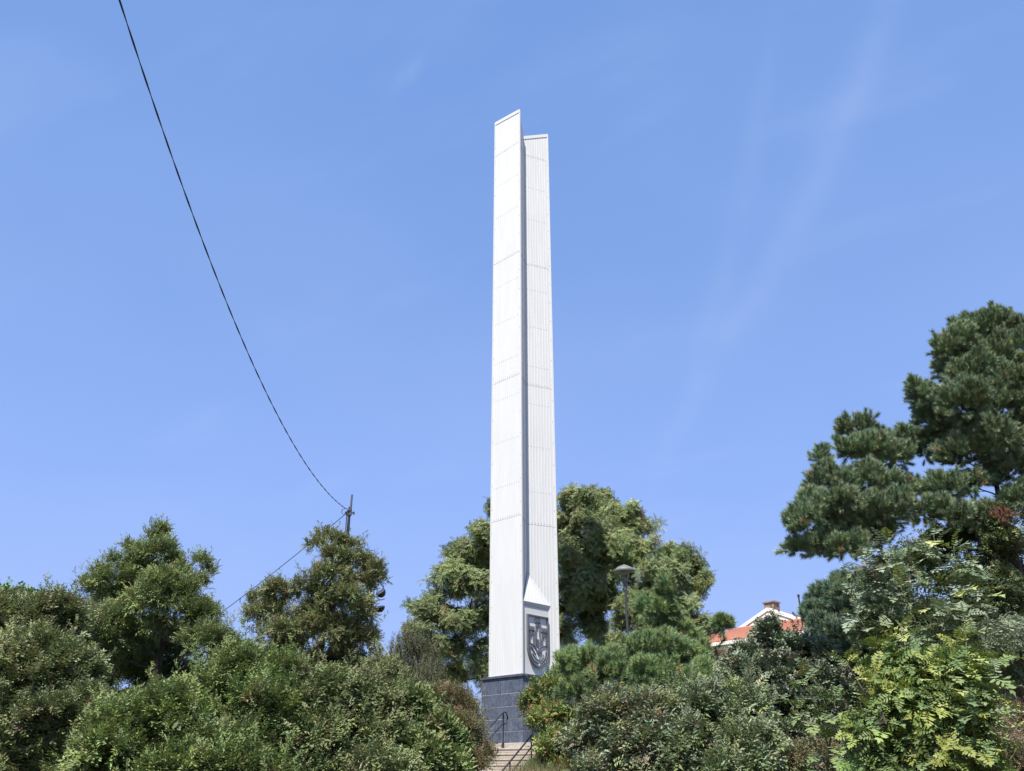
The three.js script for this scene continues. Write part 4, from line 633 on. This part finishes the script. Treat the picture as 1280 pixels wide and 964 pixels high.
{ // floodlight mast
  const px = -4.62, pz = -29, gy = groundY(px, pz), p = thing('floodlight_mast', 'slim mast with two round floodlights beside the ragged olive tree', 'floodlight', V(px, gy - 0.1, pz));
  const y = (h) => h - (gy - 0.1);
  add(p, 'mast', new THREE.CylinderGeometry(0.035, 0.06, y(7.0), 10).translate(0, y(7.0) / 2, 0), galv);
  add(p, 'mast_tip', new THREE.CylinderGeometry(0.022, 0.03, 0.75, 8).translate(0, y(7.3), 0), galv);
  for (const [h, dx, tilt, yaw] of [[7.42, 0.27, 0.75, 0.5], [6.92, 0.24, 0.2, 0.35]]) {
    const f = new THREE.Group(); f.name = 'floodlight'; f.position.set(dx, y(h), 0.05); f.rotation.set(0.3, yaw, tilt, 'YXZ'); p.add(f);
    add(f, 'housing', new THREE.LatheGeometry([[0.001, -0.1], [0.08, -0.09], [0.15, -0.02], [0.175, 0.07], [0.165, 0.09]].map(([a, b]) => new THREE.Vector2(a, b)), 18), darkSteel);
    add(f, 'lens', new THREE.CylinderGeometry(0.16, 0.16, 0.012, 18).translate(0, 0.075, 0), std(0.06, 0.065, 0.07, 0.2));
    add(f, 'yoke', new THREE.TorusGeometry(0.19, 0.014, 6, 14, Math.PI).rotateZ(Math.PI / 2).translate(0, 0, 0), galv);
    add(p, 'arm', tube([V(0, y(h) - 0.08, 0), V(dx * 0.5, y(h) - 0.06, 0.02), V(dx - 0.12, y(h), 0.05)], 0.018, 0.018, 6, 3), galv);
  }
}
{ // street lamp
  const px = 3.8, pz = -29, gy = groundY(px, pz), p = thing('street_lamp', 'mushroom shaped street lamp rising behind the young pine', 'street lamp', V(px, gy - 0.08, pz));
  const H = 8.3 - gy;
  add(p, 'post', new THREE.CylinderGeometry(0.04, 0.065, H - 0.65, 12).translate(0, (H - 0.65) / 2, 0), std(0.03, 0.033, 0.036, 0.6));
  add(p, 'collar', new THREE.CylinderGeometry(0.06, 0.05, 0.12, 12).translate(0, H - 0.62, 0), steel);
  for (const a of [0.4, 2.5, 4.6]) add(p, 'shade_arm', tube([V(0, H - 0.6, 0), V(Math.cos(a) * 0.1, H - 0.4, Math.sin(a) * 0.1), V(Math.cos(a) * 0.19, H - 0.06, Math.sin(a) * 0.19)], 0.012, 0.012, 6, 3), steel);
  add(p, 'lamp_globe', new THREE.CylinderGeometry(0.14, 0.07, 0.42, 14, 1).translate(0, H - 0.32, 0), new THREE.MeshPhysicalMaterial({ color: lin(0.6, 0.63, 0.62), roughness: 0.1, transmission: 0.92, thickness: 0 }));
  add(p, 'lamp_shade', new THREE.LatheGeometry([[0.33, -0.04], [0.34, 0.0], [0.32, 0.03], [0.24, 0.1], [0.13, 0.155], [0.04, 0.18], [0.035, 0.2], [0.001, 0.205]].map(([a, b]) => new THREE.Vector2(a, b)), 28).translate(0, H, 0), std(0.13, 0.135, 0.125, 0.5));
  add(p, 'shade_underside', new THREE.CylinderGeometry(0.325, 0.325, 0.012, 28).translate(0, H - 0.035, 0), std(0.25, 0.25, 0.25, 0.6));
}

// ------------------------------------------------------------------ house
{
  const o = V(17.55, groundY(17.55, -60) - 0.2, -60), h = thing('house', 'white gabled house with a red tiled roof and a brick chimney behind the bushes', 'house', o);
  h.rotation.y = R(90 - 137);
  const y = (w) => w - o.y;
  const stucco = new THREE.MeshStandardMaterial({ map: dataTex(256, 256, (u, v) => { const k = 0.9 + 0.1 * (pnoise(u, v, 12, 3) - 0.5); return [k, k * 0.985, k * 0.94]; }, true), roughness: 0.9, color: lin(0.95, 0.95, 0.95) });
  const ochre = std(0.55, 0.42, 0.28, 0.9), tileMat = new THREE.MeshStandardMaterial({ map: dataTex(256, 256, (u, v) => { const row = Math.floor(v * 16), col = Math.floor(u * 32), k = 0.8 + 0.4 * hash(row, col, 5) * 0.7 + 0.2 * (pnoise(u, v, 30, 2) - 0.5); return [0.6 * k, 0.4 * k, 0.32 * k]; }, true), roughness: 0.85 });
  const gb = new THREE.Shape(); gb.moveTo(-6, y(9.92)); gb.lineTo(6, y(9.92)); gb.lineTo(0, y(12.5)); gb.closePath();
  add(h, 'gable_wall', new THREE.ExtrudeGeometry(gb, { depth: 0.35, bevelEnabled: false }).translate(0, 0, -0.35), stucco);
  add(h, 'wall', mergeGeometries([box(12, y(9.9), 9, 0, y(9.9) / 2, -4.85), box(11.6, y(9.75), 4, 0.2, y(9.75) / 2, 1.7)]), ochre);
  const rake = (s) => { const len = Math.hypot(6.3, 2.71), a = Math.atan2(2.71, 6.3); return box(len, 0.22, 0.5).rotateZ(-s * a).translate(s * 3.15, y(12.5) - 1.355 + 0.13, -0.19); };
  for (const s of [-1, 1]) add(h, 'raking_cornice', rake(s), stucco);
  for (const s of [-1, 1]) { const len = Math.hypot(5.2, 2.24), a = Math.atan2(2.24, 5.2); add(h, 'gable_moulding', box(len, 0.05, 0.03).rotateZ(-s * a).translate(s * 2.65, y(12.5) - 1.12 - 0.3, 0.012), ochre); }
  for (const s of [-1, 1]) { const len = Math.hypot(6.4, 2.75), a = Math.atan2(2.75, 6.4); add(h, 'back_roof', box(len, 0.1, 9).rotateZ(-s * a).translate(s * 3.2, y(12.5) - 1.375 + 0.12, -5.0), tileMat); }
  // front hip roof
  const A = [-6.1, y(10.2), 4.1], B = [6.4, y(10.2), 4.1], C = [4.4, y(11.55), 0.4], D = [-2.2, y(11.55), 0.4], A2 = [-6.1, y(10.2), 0.02], B2 = [6.4, y(10.2), 0.02], v = [], uv = [];
  for (const t of [[A, B, C], [A, C, D], [A2, A, D], [B, B2, C], [D, C, B2], [D, B2, A2]]) for (const q of t) { v.push(...q); uv.push(q[0] / 4, q[2] / 4); }
  const rg = soup(v); rg.setAttribute('uv', new THREE.Float32BufferAttribute(uv, 2));
  const roof = add(h, 'roof', rg, tileMat);
  const ridgeTube = (p, q, r = 0.09) => tube([V(...p), V(...q)], r, r, 6, 1);
  for (const [p, q] of [[D, C], [A, D], [B, C]]) add(roof, 'ridge_tile', ridgeTube(p, q), tileMat);
  const rolls = []; for (let x = -5.9; x < 6.3; x += 0.3) { const tx = Math.max(0, Math.min(1, x < -2.2 ? (x + 6.1) / 3.9 : x > 4.4 ? (6.4 - x) / 2 : 1)); rolls.push(ridgeTube([x, y(10.22), 4.1], [x, mix(y(10.22), y(11.57), tx), mix(4.1, 0.4, tx)], 0.06)); }
  add(roof, 'roof_tiles', mergeGeometries(rolls), tileMat, { kind: 'stuff' });
  add(h, 'cornice', mergeGeometries([box(12.7, 0.22, 0.5, 0.15, y(10.06), 3.95, 0.02), box(12.3, 0.2, 0.3, 0.15, y(9.82), 3.85, 0.02)]), stucco);
  add(h, 'cornice', mergeGeometries([box(0.5, 0.22, 4.1, -6.0, y(10.05), 1.9, 0.02), box(0.3, 0.2, 4, -5.85, y(9.82), 1.8, 0.02)]), stucco);
  for (const x of [-4, -1.4, 1.2, 3.8]) { const w = add(h, 'window', box(1.1, 1.6, 0.12, x, y(8.0), 3.68), stucco); add(w, 'pane', box(0.9, 1.4, 0.03, x, y(8.0), 3.76), std(0.04, 0.05, 0.06, 0.1)); }
  const brick = new THREE.MeshStandardMaterial({ map: dataTex(128, 128, (u, v) => { const k = 0.7 + 0.5 * (pnoise(u, v, 20, 4) - 0.5); return [0.72 * k, 0.62 * k, 0.57 * k]; }, true), roughness: 0.95 });
  const ch = new THREE.Group(); ch.name = 'chimney'; ch.position.set(0, y(12.35), -0.6); h.add(ch);
  add(ch, 'brick_stack', box(0.75, 0.75, 0.75, 0, 0.375, 0), brick); add(ch, 'chimney_cap', box(0.9, 0.1, 0.9, 0, 0.79, 0, 0.015), brick);
  const ant = thing('antenna_mast', 'thin dark antenna rod standing beside the small bluish pine', 'antenna', V(18.15, groundY(18.15, -55) - 0.1, -55));
  const ha = 12.55 - ant.position.y; add(ant, 'rod', new THREE.CylinderGeometry(0.05, 0.06, ha, 8).translate(0, ha / 2, 0), darkSteel); add(ant, 'rod_cap', new THREE.CylinderGeometry(0.08, 0.08, 0.14, 8).translate(0, ha, 0), darkSteel);
}

scene.traverse((q) => { if (q.isMesh) { q.castShadow = true; q.receiveShadow = true; } });
renderer.render(scene, camera);
